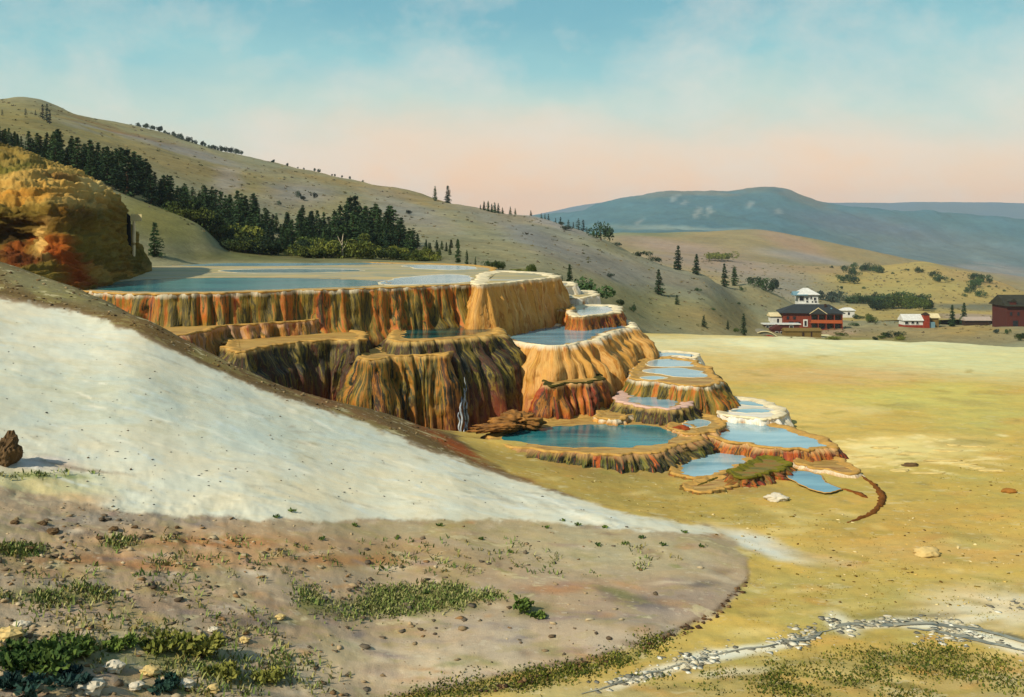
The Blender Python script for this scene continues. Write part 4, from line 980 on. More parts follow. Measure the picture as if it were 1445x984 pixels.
# ---- solid lumps of mineral: deformed, flattened, broken
def lump(name, loc, size, mat, seed=0, sub=3, rough=.35, label=None, cat='rock', rot=0, sharp=False, lean=0):
    bm = bmesh.new(); bmesh.ops.create_icosphere(bm, subdivisions=sub, radius=1.0)
    v = np.array([q.co[:] for q in bm.verts])
    n = fbm(v[:, 0] * 1.1 + 10 + seed * 3, v[:, 1] * 1.1 + v[:, 2] * 1.7 + 10, seed, 4, .55) - .5
    n2 = fbm(v[:, 0] * 3 + 30, v[:, 1] * 3 + v[:, 2] * 4, seed + 5, 4, .65) - .5; n3 = np.abs(fbm(v[:, 0] * 5 + 60, v[:, 1] * 5 + v[:, 2] * 3, seed + 8, 3) - .5)
    v = v * (1 + rough * 1.9 * n + rough * 1.1 * n2 - rough * 1.2 * n3)[:, None]
    v[:, 0] += lean * v[:, 2]
    v = v * np.array(size)[None, :]
    for q, c in zip(bm.verts, v): q.co = c
    me = bpy.data.meshes.new(name); bm.to_mesh(me); bm.free()
    me.polygons.foreach_set('use_smooth', np.full(len(me.polygons), not sharp)); me.materials.append(mat)
    o = link(name, me); o.location = loc; o.rotation_euler = (0, 0, rot)
    if label: tag(o, label, cat)
    return o
ROCKB = mat_plain('brown_rock', hexc(.38, .30, .20), .4, 1.6, .95, .1, .9)
lump('mineral_mound', P(730, 592, 56.8) + Vector((0, 0.3, -.15)), (1.45, 1.5, .62), mat_plain('rusty_mound', hexc(.54, .37, .15), .8, 1.4, .8, .3, .8), 3, 5, .55, 'rusty brown mound at the foot of the tall central block', 'mound', .1)
lump('mineral_mound', P(700, 602, 55.0) + Vector((0, 0.3, -.12)), (1.6, .8, .26), mat_plain('rusty_mound', hexc(.54, .36, .14), .8, 1.4, .8, .3, .8), 4, 5, .55, 'low rust tongue spreading from the waterfall foot', 'mound', .3)
lump('mineral_mound', P(960, 607, 56.5) + Vector((0, 0, -.25)), (.62, .7, .55), mat_plain('orange_mound', hexc(.58, .25, .08), .5, 1.6, .8, .2, .7), 8, 4, .3, 'small orange lump beside the right end of the teal basin', 'mound')
lump('rock', Vector(g(9, 655)) + Vector((-.05, 0, .30)), (.42, .38, .66), ROCKB, 11, 4, .5, 'upright jagged brown rock standing on the white slope', 'rock', .3, True, .35)
lump('rock', Vector(g(1096, 706)) + Vector((0, 0, .10)), (.50, .35, .22), mat_plain('white_rock', hexc(.82, .78, .68), .15, 3, .9, .1, .6), 12, 4, .4, 'white rock lying below the mossy ledge', 'rock')
lump('rock', Vector(g(1306, 783)) + Vector((0, 0, .05)), (.52, .36, .26), mat_plain('yellow_rock', hexc(.80, .70, .46), .15, 3, .9, .1, .6), 13, 4, .4, 'cream yellow rock alone on the ochre flat', 'rock')
lump('rock', Vector(g(1285, 658)) + Vector((0, 0, .04)), (.45, .22, .14), ROCKB, 14, 3, .4, 'flat dark rock on the pale patch of the flat', 'rock')
lump('rock', Vector(g(1424, 695)) + Vector((0, 0, .04)), (.35, .2, .14), mat_plain('rust_rock', hexc(.62, .42, .18), .3, 3, .9, .1, .6), 15, 3, .4, 'small rusty rock at the right edge of the flat', 'rock')
for k in range(12):
    x = [1250, 1290, 1335, 1380, 1225, 1310, 1360, 1400, 1345, 1270, 1372, 1330][k]; y = [632, 640, 636, 660, 645, 668, 655, 664, 628, 664, 630, 650][k]
    o = lump('crust_slab', Vector(g(x, y)) + Vector((0, 0, .0)), (rr.uniform(.4, 1.1), rr.uniform(.2, .4), .045), mat_plain('cream_crust', hexc(.84, .74, .46), .2, 2, .9, .1, .6) if k == 0 else bpy.data.materials['cream_crust'], 30 + k, 3, .4)
    tag(o, 'flat cream crust slab on the pale patch of the flat', 'slab', 'crust slabs on the pale patch')

# ---- the mound at the head of the pool, a shell with ledges and hollows, one given its shade by dark colour
def loft_cols(cols, npx, nt):
    keys = sorted(cols); Q = []
    for k in keys:
        pts = np.array(cols[k], float); xyz = []
        for row in pts:
            Y, py = row[:2]; xyz.append([(k + (row[2] if len(row) > 2 else 0) - CX) / F * Y, Y, (HY - py) / F * Y])
        xyz = np.array(xyz); d = np.concatenate([[0], np.cumsum(np.linalg.norm(np.diff(xyz, axis=0), axis=1))]); d /= d[-1]
        t = np.linspace(0, 1, nt); tk = np.linspace(0, 1, len(xyz))
        Q.append(np.stack([np.interp(t, tk, xyz[:, j]) for j in range(3)], 1))
    Q = np.array(Q); pp = np.linspace(keys[0], keys[-1], npx)
    G = np.empty((nt, npx, 3))
    for i in range(nt):
        for j in range(3): G[i, :, j] = np.interp(pp, keys, Q[:, i, j])
    return G, pp
md = {   # foot, mid, ledge/hollow, upper edge, top of slope, back
 -220: [(60, 440), (64, 380), (67, 330), (70, 290), (74, 230), (84, 160), (100, 170), (104, 440)],
  -60: [(60, 430), (64, 372), (69, 335), (69, 292), (74, 250), (86, 182), (102, 190), (106, 440)],
    0: [(60, 425), (63.5, 368), (70.5, 340), (70, 296), (74, 255), (87, 203), (102, 208), (106, 440)],
   40: [(61, 422), (63.5, 378), (70.5, 342), (70.2, 298), (74, 260), (88, 215), (102, 220), (106, 440)],
   66: [(62, 420), (64.5, 386), (68, 345), (70, 298), (75, 268), (89, 226), (102, 232), (106, 440)],
   95: [(63, 418), (66, 394), (68, 350), (72, 300), (77, 272), (90, 236), (103, 242), (107, 440)],
  125: [(66, 416), (69, 398), (73, 355), (77, 305), (82, 276), (92, 250), (104, 256), (108, 440)],
  155: [(72, 414), (76, 392), (80, 355), (84, 312), (88, 282), (95, 266), (105, 274), (109, 440)],
  172: [(78, 411), (83, 388), (86, 362), (89, 330), (93, 304), (97, 284), (106, 296), (110, 440)],
  186: [(82, 408), (87, 388), (90, 368), (93, 348), (96, 330), (99, 318), (106, 330), (110, 440)],
  200: [(90, 404), (94, 386), (96, 376), (98, 366), (100, 358), (102, 353), (107, 362), (112, 440)],
  216: [(98, 400), (101, 383), (102, 378), (103, 376), (104, 374), (105, 373), (108, 380), (113, 440)],
}
G, pp = loft_cols(md, 300, 220)
G = gauss1(gauss1(G, 3, 1), 2.2, 0)
nt, npx, _ = G.shape
tt_ = np.repeat(np.linspace(0, 1, nt)[:, None], npx, 1)
pxm = CX + G[..., 0] / G[..., 1] * F; pym = HY - G[..., 2] / G[..., 1] * F
du = np.gradient(G, axis=1); dv = np.gradient(G, axis=0); nn = np.cross(du, dv); nn /= np.linalg.norm(nn, axis=2)[..., None] + 1e-9
X_, Z_ = G[..., 0], G[..., 2]
rel = (fbm(X_ * .35, Z_ * .9 + G[..., 1] * .2, 201, 5, .58) - .5) * 1.0 + (fbm(X_ * 1.3, Z_ * 2.2 + G[..., 1] * .5, 205, 4, .6) - .5) * .6
ridge = 1 - np.abs(2 * fbm(X_ * .5 + Z_ * .35, Z_ * .25, 209, 4) - 1)
rel += (ridge - .6) * .9 * smooth01(.02, .2, tt_) * smooth01(.75, .5, tt_)
def hol(x, y, rx, ry, d): 
    w = np.clip(1.2 - np.sqrt(((pxm - x + (fbm(X_*.6, Z_*.6, 220, 3)-.5)*40) / rx) ** 2 + ((pym - y) / ry) ** 2), 0, 1); return -d * smooth01(0, .6, w)
rel += hol(22, 332, 56, 24, .3) + hol(50, 350, 22, 14, .9) + hol(120, 322, 26, 12, 1.6) + hol(180, 322, 5, 26, 1.2)
ph_ = Z_ * 1.1 + X_ * .12 + fbm(X_ * .3, G[..., 1] * .3, 241, 4) * 3; tri_ = np.abs((ph_ % 1) * 2 - 1)
rel += (smooth01(.25, .6, tri_) - .5) * .75 * (.4 + fbm(X_ * .4, Z_ * .5, 244, 3)) + (np.abs(fbm(X_ * 2.2, Z_ * 3.2 + G[..., 1], 247, 4, .6) - .5)) * .7
rel = rel * .5 + (np.abs(fbm(X_ * .8 + Z_ * .5, Z_ * 2.6, 251, 5, .65) - .5) - .12) * 1.5
rel *= smooth01(0, .04, tt_) * smooth01(216, 190, pp)[None, :]
Gm = G + nn * rel[..., None] * -1.0 if nn[60, 150, 1] > 0 else G + nn * rel[..., None]
idx = np.arange(nt * npx).reshape(nt, npx)
fm_ = np.stack([idx[:-1, :-1], idx[:-1, 1:], idx[1:, 1:], idx[1:, :-1]], -1).reshape(-1, 4)
MC = np.zeros((nt, npx, 3)) + np.array(alb((.50, .42, .17)))
wx = pxm + (fbm(X_ * .5, Z_ * .8, 231, 5, .6) - .5) * 60; wy = pym + (fbm(X_ * .5 + 30, Z_ * .8, 235, 5, .6) - .5) * 34
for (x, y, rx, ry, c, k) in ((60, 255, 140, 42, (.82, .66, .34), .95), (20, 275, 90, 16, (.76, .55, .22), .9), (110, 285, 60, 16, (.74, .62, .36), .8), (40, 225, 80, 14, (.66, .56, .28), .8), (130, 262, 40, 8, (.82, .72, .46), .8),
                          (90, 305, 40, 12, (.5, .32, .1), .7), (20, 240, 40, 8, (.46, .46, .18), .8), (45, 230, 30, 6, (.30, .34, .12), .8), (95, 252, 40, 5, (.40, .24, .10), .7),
                          (90, 360, 26, 40, (.64, .30, .09), .9), (110, 385, 26, 24, (.62, .27, .08), .95), (30, 365, 50, 14, (.44, .20, .07), .9), (18, 332, 46, 22, (.20, .13, .05), .85), (60, 318, 40, 8, (.34, .24, .08), .7), (25, 352, 30, 10, (.56, .25, .08), .7), (65, 340, 14, 30, (.80, .64, .36), .9),  # brown-black splat paints the shade of the shallow hollow
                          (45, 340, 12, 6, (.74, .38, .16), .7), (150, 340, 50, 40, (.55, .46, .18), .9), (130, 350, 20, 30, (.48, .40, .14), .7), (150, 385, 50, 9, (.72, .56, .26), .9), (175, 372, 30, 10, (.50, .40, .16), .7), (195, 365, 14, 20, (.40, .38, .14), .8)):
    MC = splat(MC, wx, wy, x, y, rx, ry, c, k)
MC = MC * (.62 + .76 * fbm(X_ * .10 + G[..., 1] * .05, Z_ * 1.5 + X_ * .18, 261, 5, .6))[..., None]
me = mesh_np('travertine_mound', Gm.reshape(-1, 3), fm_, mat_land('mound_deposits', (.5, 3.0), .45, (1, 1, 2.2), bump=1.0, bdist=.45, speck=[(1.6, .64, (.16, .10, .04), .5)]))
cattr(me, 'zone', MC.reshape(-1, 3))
MOUND = tag(link('travertine_mound', me), 'big eroded ochre mound with painted-shade hollow and rusty foot beside the widest pool', 'mound')
# ------------------------------------------------------------------ vegetation
FOL_DARK = mat_foliage('conifer_needles', alb((.12, .20, .13)), alb((.27, .37, .20)), 3.0, .3)
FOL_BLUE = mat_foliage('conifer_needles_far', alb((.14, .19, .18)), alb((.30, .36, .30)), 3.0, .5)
FOL_OLIVE = mat_foliage('olive_leaves', alb((.24, .29, .11)), alb((.46, .48, .19)), 2.5, .5)
FOL_GREEN = mat_foliage('bush_leaves', alb((.11, .18, .10)), alb((.30, .36, .14)), 2.5, .5)
BARK = mat_plain('bark', alb((.34, .27, .20)), .3, 4, .95, .1, .6, (1, 1, .3))
BARK_PALE = mat_plain('pale_bark', alb((.78, .72, .60)), .2, 4, .95, .1, .6)

def trunk_mesh(h, r, seed, seg=6, bend=.02):
    rg_ = np.random.default_rng(seed); V = []; L = 7
    for i in range(L):
        t = i / (L - 1); rad = r * (1 - t) ** .9 + r * .08 + (r * .5 if i == 0 else 0); dx, dy = rg_.normal(0, bend, 2) * t
        for k in range(seg):
            a = 2 * math.pi * k / seg; V.append((dx + rad * math.cos(a), dy + rad * math.sin(a), h * t - .03 * (i == 0)))
    f = [(i * seg + k, i * seg + (k + 1) % seg, (i + 1) * seg + (k + 1) % seg, (i + 1) * seg + k) for i in range(L - 1) for k in range(seg)]
    f.append(tuple(range((L - 1) * seg, L * seg)))
    return mesh_np('trunk', V, f, BARK)

def quads_at(cent, size, rg_, up=None, stretch=1.6, droop=None):
    """loose leaf / needle-spray faces: one bent quad per centre"""
    n = len(cent); a = rg_.normal(size=(n, 3)); a /= np.linalg.norm(a, axis=1)[:, None]
    if up is not None: a = a * .75 + up; a /= np.linalg.norm(a, axis=1)[:, None]
    b = np.cross(a, rg_.normal(size=(n, 3))); b /= np.linalg.norm(b, axis=1)[:, None] + 1e-9
    s = (size * rg_.uniform(.6, 1.3, n))[:, None]
    a = a * s * stretch; b = b * s * .5
    v = np.stack([cent - a * .5, cent + b, cent + a * .6, cent - b], 1).reshape(-1, 3)
    return v, np.arange(n * 4).reshape(n, 4)

def conifer_meshes(seed, slim=.17, mat=FOL_DARK, start=.08, nb=9, whorls=20, gappy=.15, top=.75):
    rg_ = np.random.default_rng(seed); cen = []; ups = []; sz = []
    lop = rg_.uniform(0, 6.28)
    for w in range(whorls):
        t = start + (1 - start) * (w + rg_.uniform(-.3, .3)) / whorls
        t = min(max(t, start), .985)
        rad = slim * (1 - t) ** top * rg_.uniform(.75, 1.2) + .012
        if t < .25: rad *= .6 + 1.6 * t
        for k in range(nb):
            if rg_.random() < gappy: continue
            a = rg_.uniform(0, 2 * math.pi); r_ = rad * rg_.uniform(.65, 1.15) * (1 + .22 * math.cos(a - lop))
            for q in (.25, .5, .72, .9, 1.0):
                for m in range(2):
                    d = r_ * q; cen.append((math.cos(a) * d + rg_.normal(0, .008), math.sin(a) * d + rg_.normal(0, .008), t - d * .35 + rg_.normal(0, .012)))
                    ups.append((math.cos(a) * .8, math.sin(a) * .8, -.15)); sz.append(.032 * (1.15 - .4 * q) * (1.2 - .5 * t))
    cen.append((0, 0, .985)); ups.append((0, 0, 1)); sz.append(.03)
    v, f = quads_at(np.array(cen), np.array(sz), rg_, np.array(ups), 1.7)
    return trunk_mesh(.95, .018, seed), mesh_np('crown', v, f, mat, False)

def bush_mesh(seed, mat, n=1500, lobes=10, flat=.75, leaf=.055):
    rg_ = np.random.default_rng(seed)
    c = rg_.normal(size=(lobes, 3)) * np.array([.28, .28, .16]); c[:, 2] = np.abs(c[:, 2]) + .30
    r = rg_.uniform(.16, .32, lobes)
    i = rg_.integers(0, lobes, n); d = rg_.normal(size=(n, 3)); d /= np.linalg.norm(d, axis=1)[:, None]
    p = c[i] + d * (r[i] * rg_.uniform(.55, 1.12, n) ** .6)[:, None]; p[:, 2] = np.abs(p[:, 2]) * flat
    v, f = quads_at(p, np.full(n, leaf), rg_, d * .4, 1.4)
    return mesh_np('crown', v, f, mat, False)

CON = [conifer_meshes(20 + i, [.15, .17, .20, .14, .18, .16, .22, .15][i], FOL_DARK, .06, 9, 20, [.1, .2, .25, .12, .2, .3, .15, .1][i], [.7, .8, .65, .6, .9, .7, .85, .55][i]) for i in range(8)]
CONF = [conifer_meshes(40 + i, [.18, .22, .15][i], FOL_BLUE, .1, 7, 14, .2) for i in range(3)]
BUSHM = {'olive': [bush_mesh(60 + i, FOL_OLIVE) for i in range(4)], 'green': [bush_mesh(70 + i, FOL_GREEN) for i in range(4)],
         'dark': [bush_mesh(80 + i, FOL_DARK, 900, 9) for i in range(3)], 'far': [bush_mesh(90 + i, FOL_BLUE, 500, 8, .8, .08) for i in range(3)]}
STEM = trunk_mesh(.55, .03, 3)

def conifer(loc, h, label, group=None, kind=None, rz=None, wide=1.0, cat='tree', bank=CON):
    k = random.randrange(len(bank)) if kind is None else kind
    o = empty('conifer', loc, random.uniform(0, 6.28) if rz is None else rz, 1)
    o.scale = (h * wide, h * wide, h); tag(o, label, cat, group)
    link('trunk', bank[k][0], o); link('crown', bank[k][1], o); return o
def bush(loc, w, h, kind, label, group=None, name='bush', trunk=True):
    me = random.choice(BUSHM[kind])
    o = empty(name, loc, random.uniform(0, 6.28)); o.scale = (w, w, h * 1.6); tag(o, label, 'bush', group)
    link('crown', me, o)
    if trunk: link('stem', STEM, o)
    return o
def onland(L, px, Y):
    x = (px - CX) / F * Y; return Vector((x, Y, float(L.height(np.array([x]), np.array([float(Y)]))[0])))
def top_at(loc, ytop):      # height a thing at loc needs to reach photo row ytop
    return (HY - ytop) / F * loc.y - loc.z

def seat(px, py):
    """where something whose foot shows at this photo pixel stands: first hill met, else the crest just in front of it"""
    c = [h for h in (hill.hit(px, py), gold.hit(px, py)) if h is not None]
    c = [h for h in c if not (h.y < 118)]
    best = min(c, key=lambda h: h.y) if c else None
    j = int(np.argmin(np.abs(hill.pxs - px))); m = (hill.rows > 140) & (hill.rows < 640); k = np.argmin(np.where(m, hill.py[:, j], 1e9))
    if (best is None or best.y > hill.rows[k] * 1.05) and hill.py[k, j] - py < 14 and px < 1120:
        return onland(hill, px, hill.rows[k] * .985)
    return best if best is not None else onland(gold, px, 480)

# forest band along the foot of the hill
tl = np.array([(-40, 160), (0, 170), (40, 184), (85, 180), (130, 198), (165, 203), (200, 215), (230, 238), (270, 256), (320, 266), (355, 268), (385, 298), (430, 286), (470, 298), (498, 270), (520, 286), (550, 288), (575, 310), (600, 334), (640, 356), (660, 362)])
LF1 = 'dark conifer in the row that climbs the knoll behind the ochre mound'
LF2 = 'dark conifer in the dense forest band across the widest pool'
px = -30.0
while px < 292:
    for q in range(3):
        x = px + random.uniform(-7, 7); loc = onland(hill, x, random.uniform(154, 180)); loc.z -= .2
        h = top_at(loc, np.interp(x, tl[:, 0], tl[:, 1]) + random.choice([0, 4, 8, 14, 22]) + random.uniform(0, 6)); h = max(2.2, h)
        conifer(loc, h, LF1, 'conifers climbing the knoll', wide=random.uniform(1.3, 1.9))
    px += random.uniform(8, 12)
px = 275.0
while px < 645:
    for q in range(2 if px > 560 else 3):
        x = px + random.uniform(-6, 6); loc = onland(hill, x, [168, 186, 205][q] + random.uniform(-8, 8)); loc.z -= .2
        top = np.interp(x, tl[:, 0], tl[:, 1]) + [random.uniform(18, 48), random.uniform(6, 30), random.uniform(0, 10)][q] * min(1, (650 - px) / 150)
        h = max(1.8, top_at(loc, top)); h = min(h, 11.5)
        conifer(loc, h, LF2, 'conifers of the forest band', wide=random.uniform(1.3, 2.0))
    px += random.uniform(6.5, 9.5)
for k in range(52):
    x = random.uniform(250, 610); loc = onland(hill, x, random.uniform(147, 160)); loc.z -= .15
    w = random.uniform(2.6, 5.2) * (1 if x < 540 else .6); bush(loc, w, w * random.uniform(.45, .8), random.choice(['olive', 'green', 'green']), 'olive green bush along the front edge of the forest band', 'bushes along the forest edge')
# snag
t_ = onland(hill, 483, 150); sn = empty('dead_tree', t_); tag(sn, 'pale bare snag among the bushes across the pool', 'tree')
tr = link('trunk', trunk_mesh(3.4, .16, 77, 6, .12), sn); tr.data.materials[0] = BARK_PALE
for k in range(4):
    a = k * 1.7; tb = tube('limb', [(0, 0, 1.2 + .4 * k), (.4 * math.cos(a), .4 * math.sin(a), 1.8 + .4 * k), (.7 * math.cos(a), .7 * math.sin(a), 2.5 + .4 * k)], .06, BARK_PALE, sn, 5, .2, k)

# single trees that stand apart
S_ = [ # px, base, top, wide, label
 (218, 361, 311, 1.25, 'lone dark conifer between the ochre mound and the forest'),
 (646.5, 371, 337, 1.0, 'tallest of three conifers at the right end of the forest'), (659, 373, 351, 1.0, 'middle sized conifer of three at the right end of the forest'), (671, 374, 361, 1.0, 'smallest of three conifers at the right end of the forest'),
 (957, 377, 346, 1.4, 'broad dark conifer with a long shadow high on the grey slope'), (983, 384, 358, 1.4, 'dark conifer just right of the broad one on the grey slope'),
 (1022, 393, 371, 1.2, 'left of two small trees at the end of the grey slope'), (1036, 393, 376, 1.5, 'right of two small trees at the end of the grey slope'),
 (929.5, 415.5, 379, 1.35, 'lone dark conifer in the middle of the grassy slope'), (955, 430, 415, 1.5, 'little spruce below the lone conifer on the grassy slope'),
 (993, 461.5, 445, 1.6, 'tiny bushy spruce above the far edge of the flat'), (1027, 465, 451, 1.2, 'tiny thin spruce left of the tall thin one'), (1049.5, 473, 441, 1.1, 'tall thin spruce standing left of the red buildings'),
 (803.5, 407, 372, 1.3, 'pointed conifer behind the white steps'), (793, 402, 388, 1.0, 'short conifer touching the pointed one behind the white steps'),
 (614, 281, 262, 1.1, 'left of two conifers alone on the skyline ridge'), (632, 288, 261, 1.2, 'right of two conifers alone on the skyline ridge')]
for x, yb, yt, w, lab in S_:
    loc = seat(x, yb)
    if x < 640 and yb < 300: loc = onland(hill, x, 465)
    conifer(loc - Vector((0, 0, .1)), max(1.2, top_at(loc, yt)), lab, None, None, None, w)
loc = seat(834, 424); bush(loc, 6.2, top_at(loc, 389) * .92, 'dark', 'broad dark green tree right behind the white steps', name='broad_tree')
loc = onland(hill, 848, 345); bush(loc, 7.5, 6.5, 'dark', 'wide dark tree on the skyline where the blue mountain begins', name='broad_tree')
for k, (x, h) in enumerate([(678, 8), (683, 14), (689, 16), (694, 13), (698, 16), (703, 15), (709, 10), (720, 13), (727, 11), (749, 12)]):
    conifer(onland(hill, x, 432 - k * 2) - Vector((0, 0, .3)), h * .31, 'small dark conifer in the skyline clump above the grey slope', 'skyline clump of conifers', bank=CON, wide=1.3)
for k, (x, h) in enumerate([(764, 9), (769, 9), (774, 10), (784, 8), (791, 12), (802, 12), (809, 10), (816, 17), (823, 17), (828, 9), (838, 9)]):
    conifer(onland(hill, x, 385 - k * 2) - Vector((0, 0, .3)), h * .28, 'small grey green tree on the ridge running down to the blue mountain', 'ridge trees before the mountain', bank=CONF, wide=1.5)
random.seed(31)
for k in range(64):
    x = 188 + k * 3.1 + random.uniform(-3, 3) if k < 50 else random.uniform(345, 520); h = random.uniform(.9, 2.9) if k < 50 else random.uniform(.9, 1.8)
    o = bush(onland(hill, x, np.interp(x, [188, 520], [592, 530])) - Vector((0, 0, .1)), h * random.uniform(.8, 1.2), h * 1.2, 'far', 'tiny dark shrub on the long skyline of the left hill', 'shrubs on the hill skyline', 'shrub', False)
for x, yb, h in ((36, 160, 4), (50, 160, 3), (60, 165, 8), (66, 168, 9), (70, 172, 7), (3, 160, 3)):
    loc = seat(x, yb + 3); conifer(loc, h * .7, 'faint grey tree in the clump high on the left hill', 'clump high on the left hill', bank=CONF, wide=1.3)
for x, yb, w, h, kd in ((912, 350, 20, 7, 'olive'), (926, 350, 15, 13, 'olive'), (906, 355, 16, 7, 'dark'), (922, 360, 16, 6, 'dark'), (1008, 368, 16, 9, 'olive'), (1020, 368, 18, 10, 'olive'), (1075, 364, 10, 12, 'far'),
                      (1064, 402, 14, 9, 'dark'), (1074, 404, 16, 10, 'dark'), (1085, 406, 14, 11, 'dark'), (1094, 408, 9, 12, 'green'), (860, 392, 7, 5, 'far'), (985, 411, 8, 4, 'dark'), (1047, 411, 5, 5, 'dark'), (893, 440, 8, 8, 'dark'),
                      (1006, 438, 5, 3, 'dark'), (876, 431, 9, 7, 'green'), (1042, 430, 4, 3, 'dark'), (1038, 469, 6, 5, 'green'), (698, 380, 10, 10, 'green'), (707, 380, 10, 8, 'green'), (751, 386, 12, 11, 'green'), (730, 384, 16, 4, 'olive'),
                      (688, 379, 8, 9, 'dark'), (420, 279, 6, 7, 'far'), (444, 280, 6, 6, 'far'), (427, 283, 8, 5, 'far'), (393, 290, 5, 5, 'far'), (578, 303, 8, 5, 'far'), (800, 325, 10, 5, 'far'), (793, 318, 8, 4, 'far'), (870, 338, 9, 4, 'far'), (1260, 476, 18, 6, 'green'), (1268, 480, 10, 5, 'olive'),
                      (1245, 478, 8, 4, 'green'), (1235, 480, 6, 4, 'green'), (1405, 471, 8, 5, 'far'), (1422, 472, 6, 6, 'dark'), (1441, 481, 10, 9, 'green'), (1188, 474, 10, 4, 'olive'), (1172, 480, 12, 4, 'olive'), (1210, 450, 12, 5, 'dark'), (1205, 460, 10, 4, 'dark'), (1320, 460, 8, 7, 'green')):
    loc = seat(x, yb)
    s = loc.y / F
    where = 'on the grassy slope' if x > 840 and x < 1110 and yb > 385 else 'on the upper grey slope' if yb < 385 and x > 760 else 'beside the wide pool' if yb > 370 and x < 760 else 'high on the bare left hill' if x < 760 else 'on the rough ground by the red buildings'
    bush(loc - Vector((0, 0, .05)), w * s * 1.25, h * s * 1.35, kd, 'low %s bush %s' % ({'olive': 'olive', 'dark': 'dark', 'green': 'green', 'far': 'greyish'}[kd], where), 'bushes ' + where, 'bush', False)
# shrubs on the golden hill
for X, Y_, w in ((540, 38, 26), (570, 64, 44), (590, 30, 30), (600, 66, 26), (552, 80, 22), (530, 101, 40), (575, 104, 50), (640, 40, 30), (655, 44, 46), (672, 42, 26), (690, 44, 22), (705, 50, 44), (720, 52, 26), (785, 57, 12), (857, 42, 14), (918, 50, 32), (990, 74, 34), (1000, 94, 24),
                (1010, 80, 24), (1030, 100, 34), (1085, 90, 14), (1190, 74, 24), (1200, 92, 40), (1215, 104, 34), (1240, 100, 44), (1270, 102, 26), (1195, 126, 44), (1210, 118, 30), (1175, 144, 34), (1165, 152, 26), (1230, 172, 38), (1145, 171, 18), (1270, 124, 12), (1305, 124, 10), (1345, 146, 12), (525, 134, 18), (640, 132, 14), (475, 27, 14), (810, 100, 10)):
    px_, py_ = 1040 + X * .2803, 370 + Y_ * .2803; loc = gold.hit(px_, py_ + 1)
    if loc is None: continue
    s = loc.y / F; bush(loc, w * .30 * s * 1.2, w * .24 * s * 1.15, 'dark', 'round dark shrub scattered on the golden hill', 'shrubs on the golden hill', 'shrub', False)
# dry scrub that roughens the slopes
def scrub(name, L, q, rg_, smin, smax, pal, label):
    pts = []
    for a, b_ in q:
        h = L.hit(a, b_)
        if h is not None and h.y > 140: pts.append(h[:])
    p = np.array(pts); n = len(p); m = 14; s_ = rg_.uniform(smin, smax, n) * p[:, 1] / F
    d = rg_.normal(size=(n, m, 3)) * np.array([.5, .5, .22]); d[..., 2] = np.abs(d[..., 2])
    c = (p[:, None] + d * s_[:, None, None]).reshape(-1, 3)
    v, f = quads_at(c, np.repeat(s_ * .55, m), rg_, None, 1.3)
    me = mesh_np(name, v, f, SCRUB, False); cl = np.array([alb(x) for x in pal])[rg_.integers(0, len(pal), n)] * rg_.uniform(.7, 1.2, (n, 1))
    cattr(me, 'zone', np.repeat(cl, m * 4, 0)); return tag(link(name, me), label, kind='stuff')
SCRUB = NT('dry_scrub'); a_ = SCRUB.n('ShaderNodeAttribute', attribute_name='zone').outputs['Color']; SCRUB.setp(a_, .9, .1); SCRUB = SCRUB.m
rg3 = np.random.default_rng(909)
qs = np.stack([rg3.uniform(0, 1445, 5200), rg3.uniform(135, 480, 5200)], 1)
SP = [(.40, .38, .24), (.48, .45, .30), (.34, .35, .22), (.56, .50, .34), (.44, .40, .34)]
scrub('scrub', hill, qs, rg3, .8, 3.0, SP, 'low dry scrub speckling the long grey slope')
qs = np.stack([rg3.uniform(860, 1445, 1500), rg3.uniform(365, 450, 1500)], 1)
scrub('scrub', gold, qs, rg3, .7, 2.2, SP + [(.60, .54, .30)], 'low dry scrub speckling the golden hill')
# wood behind the cottage
random.seed(5)
def woods(pts, label, group, kinds, w0, w1, dy=3):
    for (x, y) in pts:
        loc = gold.hit(x, y) if y < 440 else (hill.hit(x, y) or gold.hit(x, y))
        h2 = hill.hit(x, y)
        if h2 is not None and (loc is None or h2.y < loc.y): loc = h2
        if loc is None: loc = onland(gold, x, 470)
        s = loc.y / F; w = random.uniform(w0, w1)
        bush(loc - Vector((0, 0, .2)), w * s * 1.3, w * s * random.uniform(.9, 1.25), random.choice(kinds), label, group, 'broad_tree')
woods([(x, 427 + random.uniform(-1, 2)) for x in range(1197, 1262, 6)], 'dark round tree in the far row below the golden hill', 'far row of dark trees', ['dark'], 9, 13)
woods([(1266, 424), (1273, 423), (1280, 425), (1288, 427), (1296, 427), (1303, 428)], 'dark tree in the short far row right of the gap', 'short far row', ['dark'], 8, 13)
woods([(x, 440 + random.uniform(-6, 6)) for x in range(1225, 1322, 6)], 'olive and green tree in the wood behind the red and white cottage', 'wood behind the cottage', ['olive', 'green', 'green'], 12, 18)
woods([(x, 450 + random.uniform(-5, 5)) for x in range(1232, 1268, 6)], 'dark tree at the near end of the wood left of the cottage', 'near end of the wood', ['dark', 'green'], 14, 20)
woods([(1214, 452), (1222, 448), (1228, 455), (1266, 452), (1200, 446)], 'green tree in the hollow between the two red houses', 'trees between the houses', ['green', 'olive'], 10, 15)
woods([(1160, 424), (1170, 425), (1178, 427), (1185, 424)], 'dim grey green tree behind the white tower', 'trees behind the white tower', ['far'], 10, 15)
for x, yb, yt, lab in ((1344, 461, 430, 'thin dark conifer left of its twin beside the big red house'), (1360.5, 459, 427, 'thin dark conifer right of its twin beside the big red house')):
    loc = seat(x, yb); conifer(loc, top_at(loc, yt), lab, None, 0, None, 1.2)

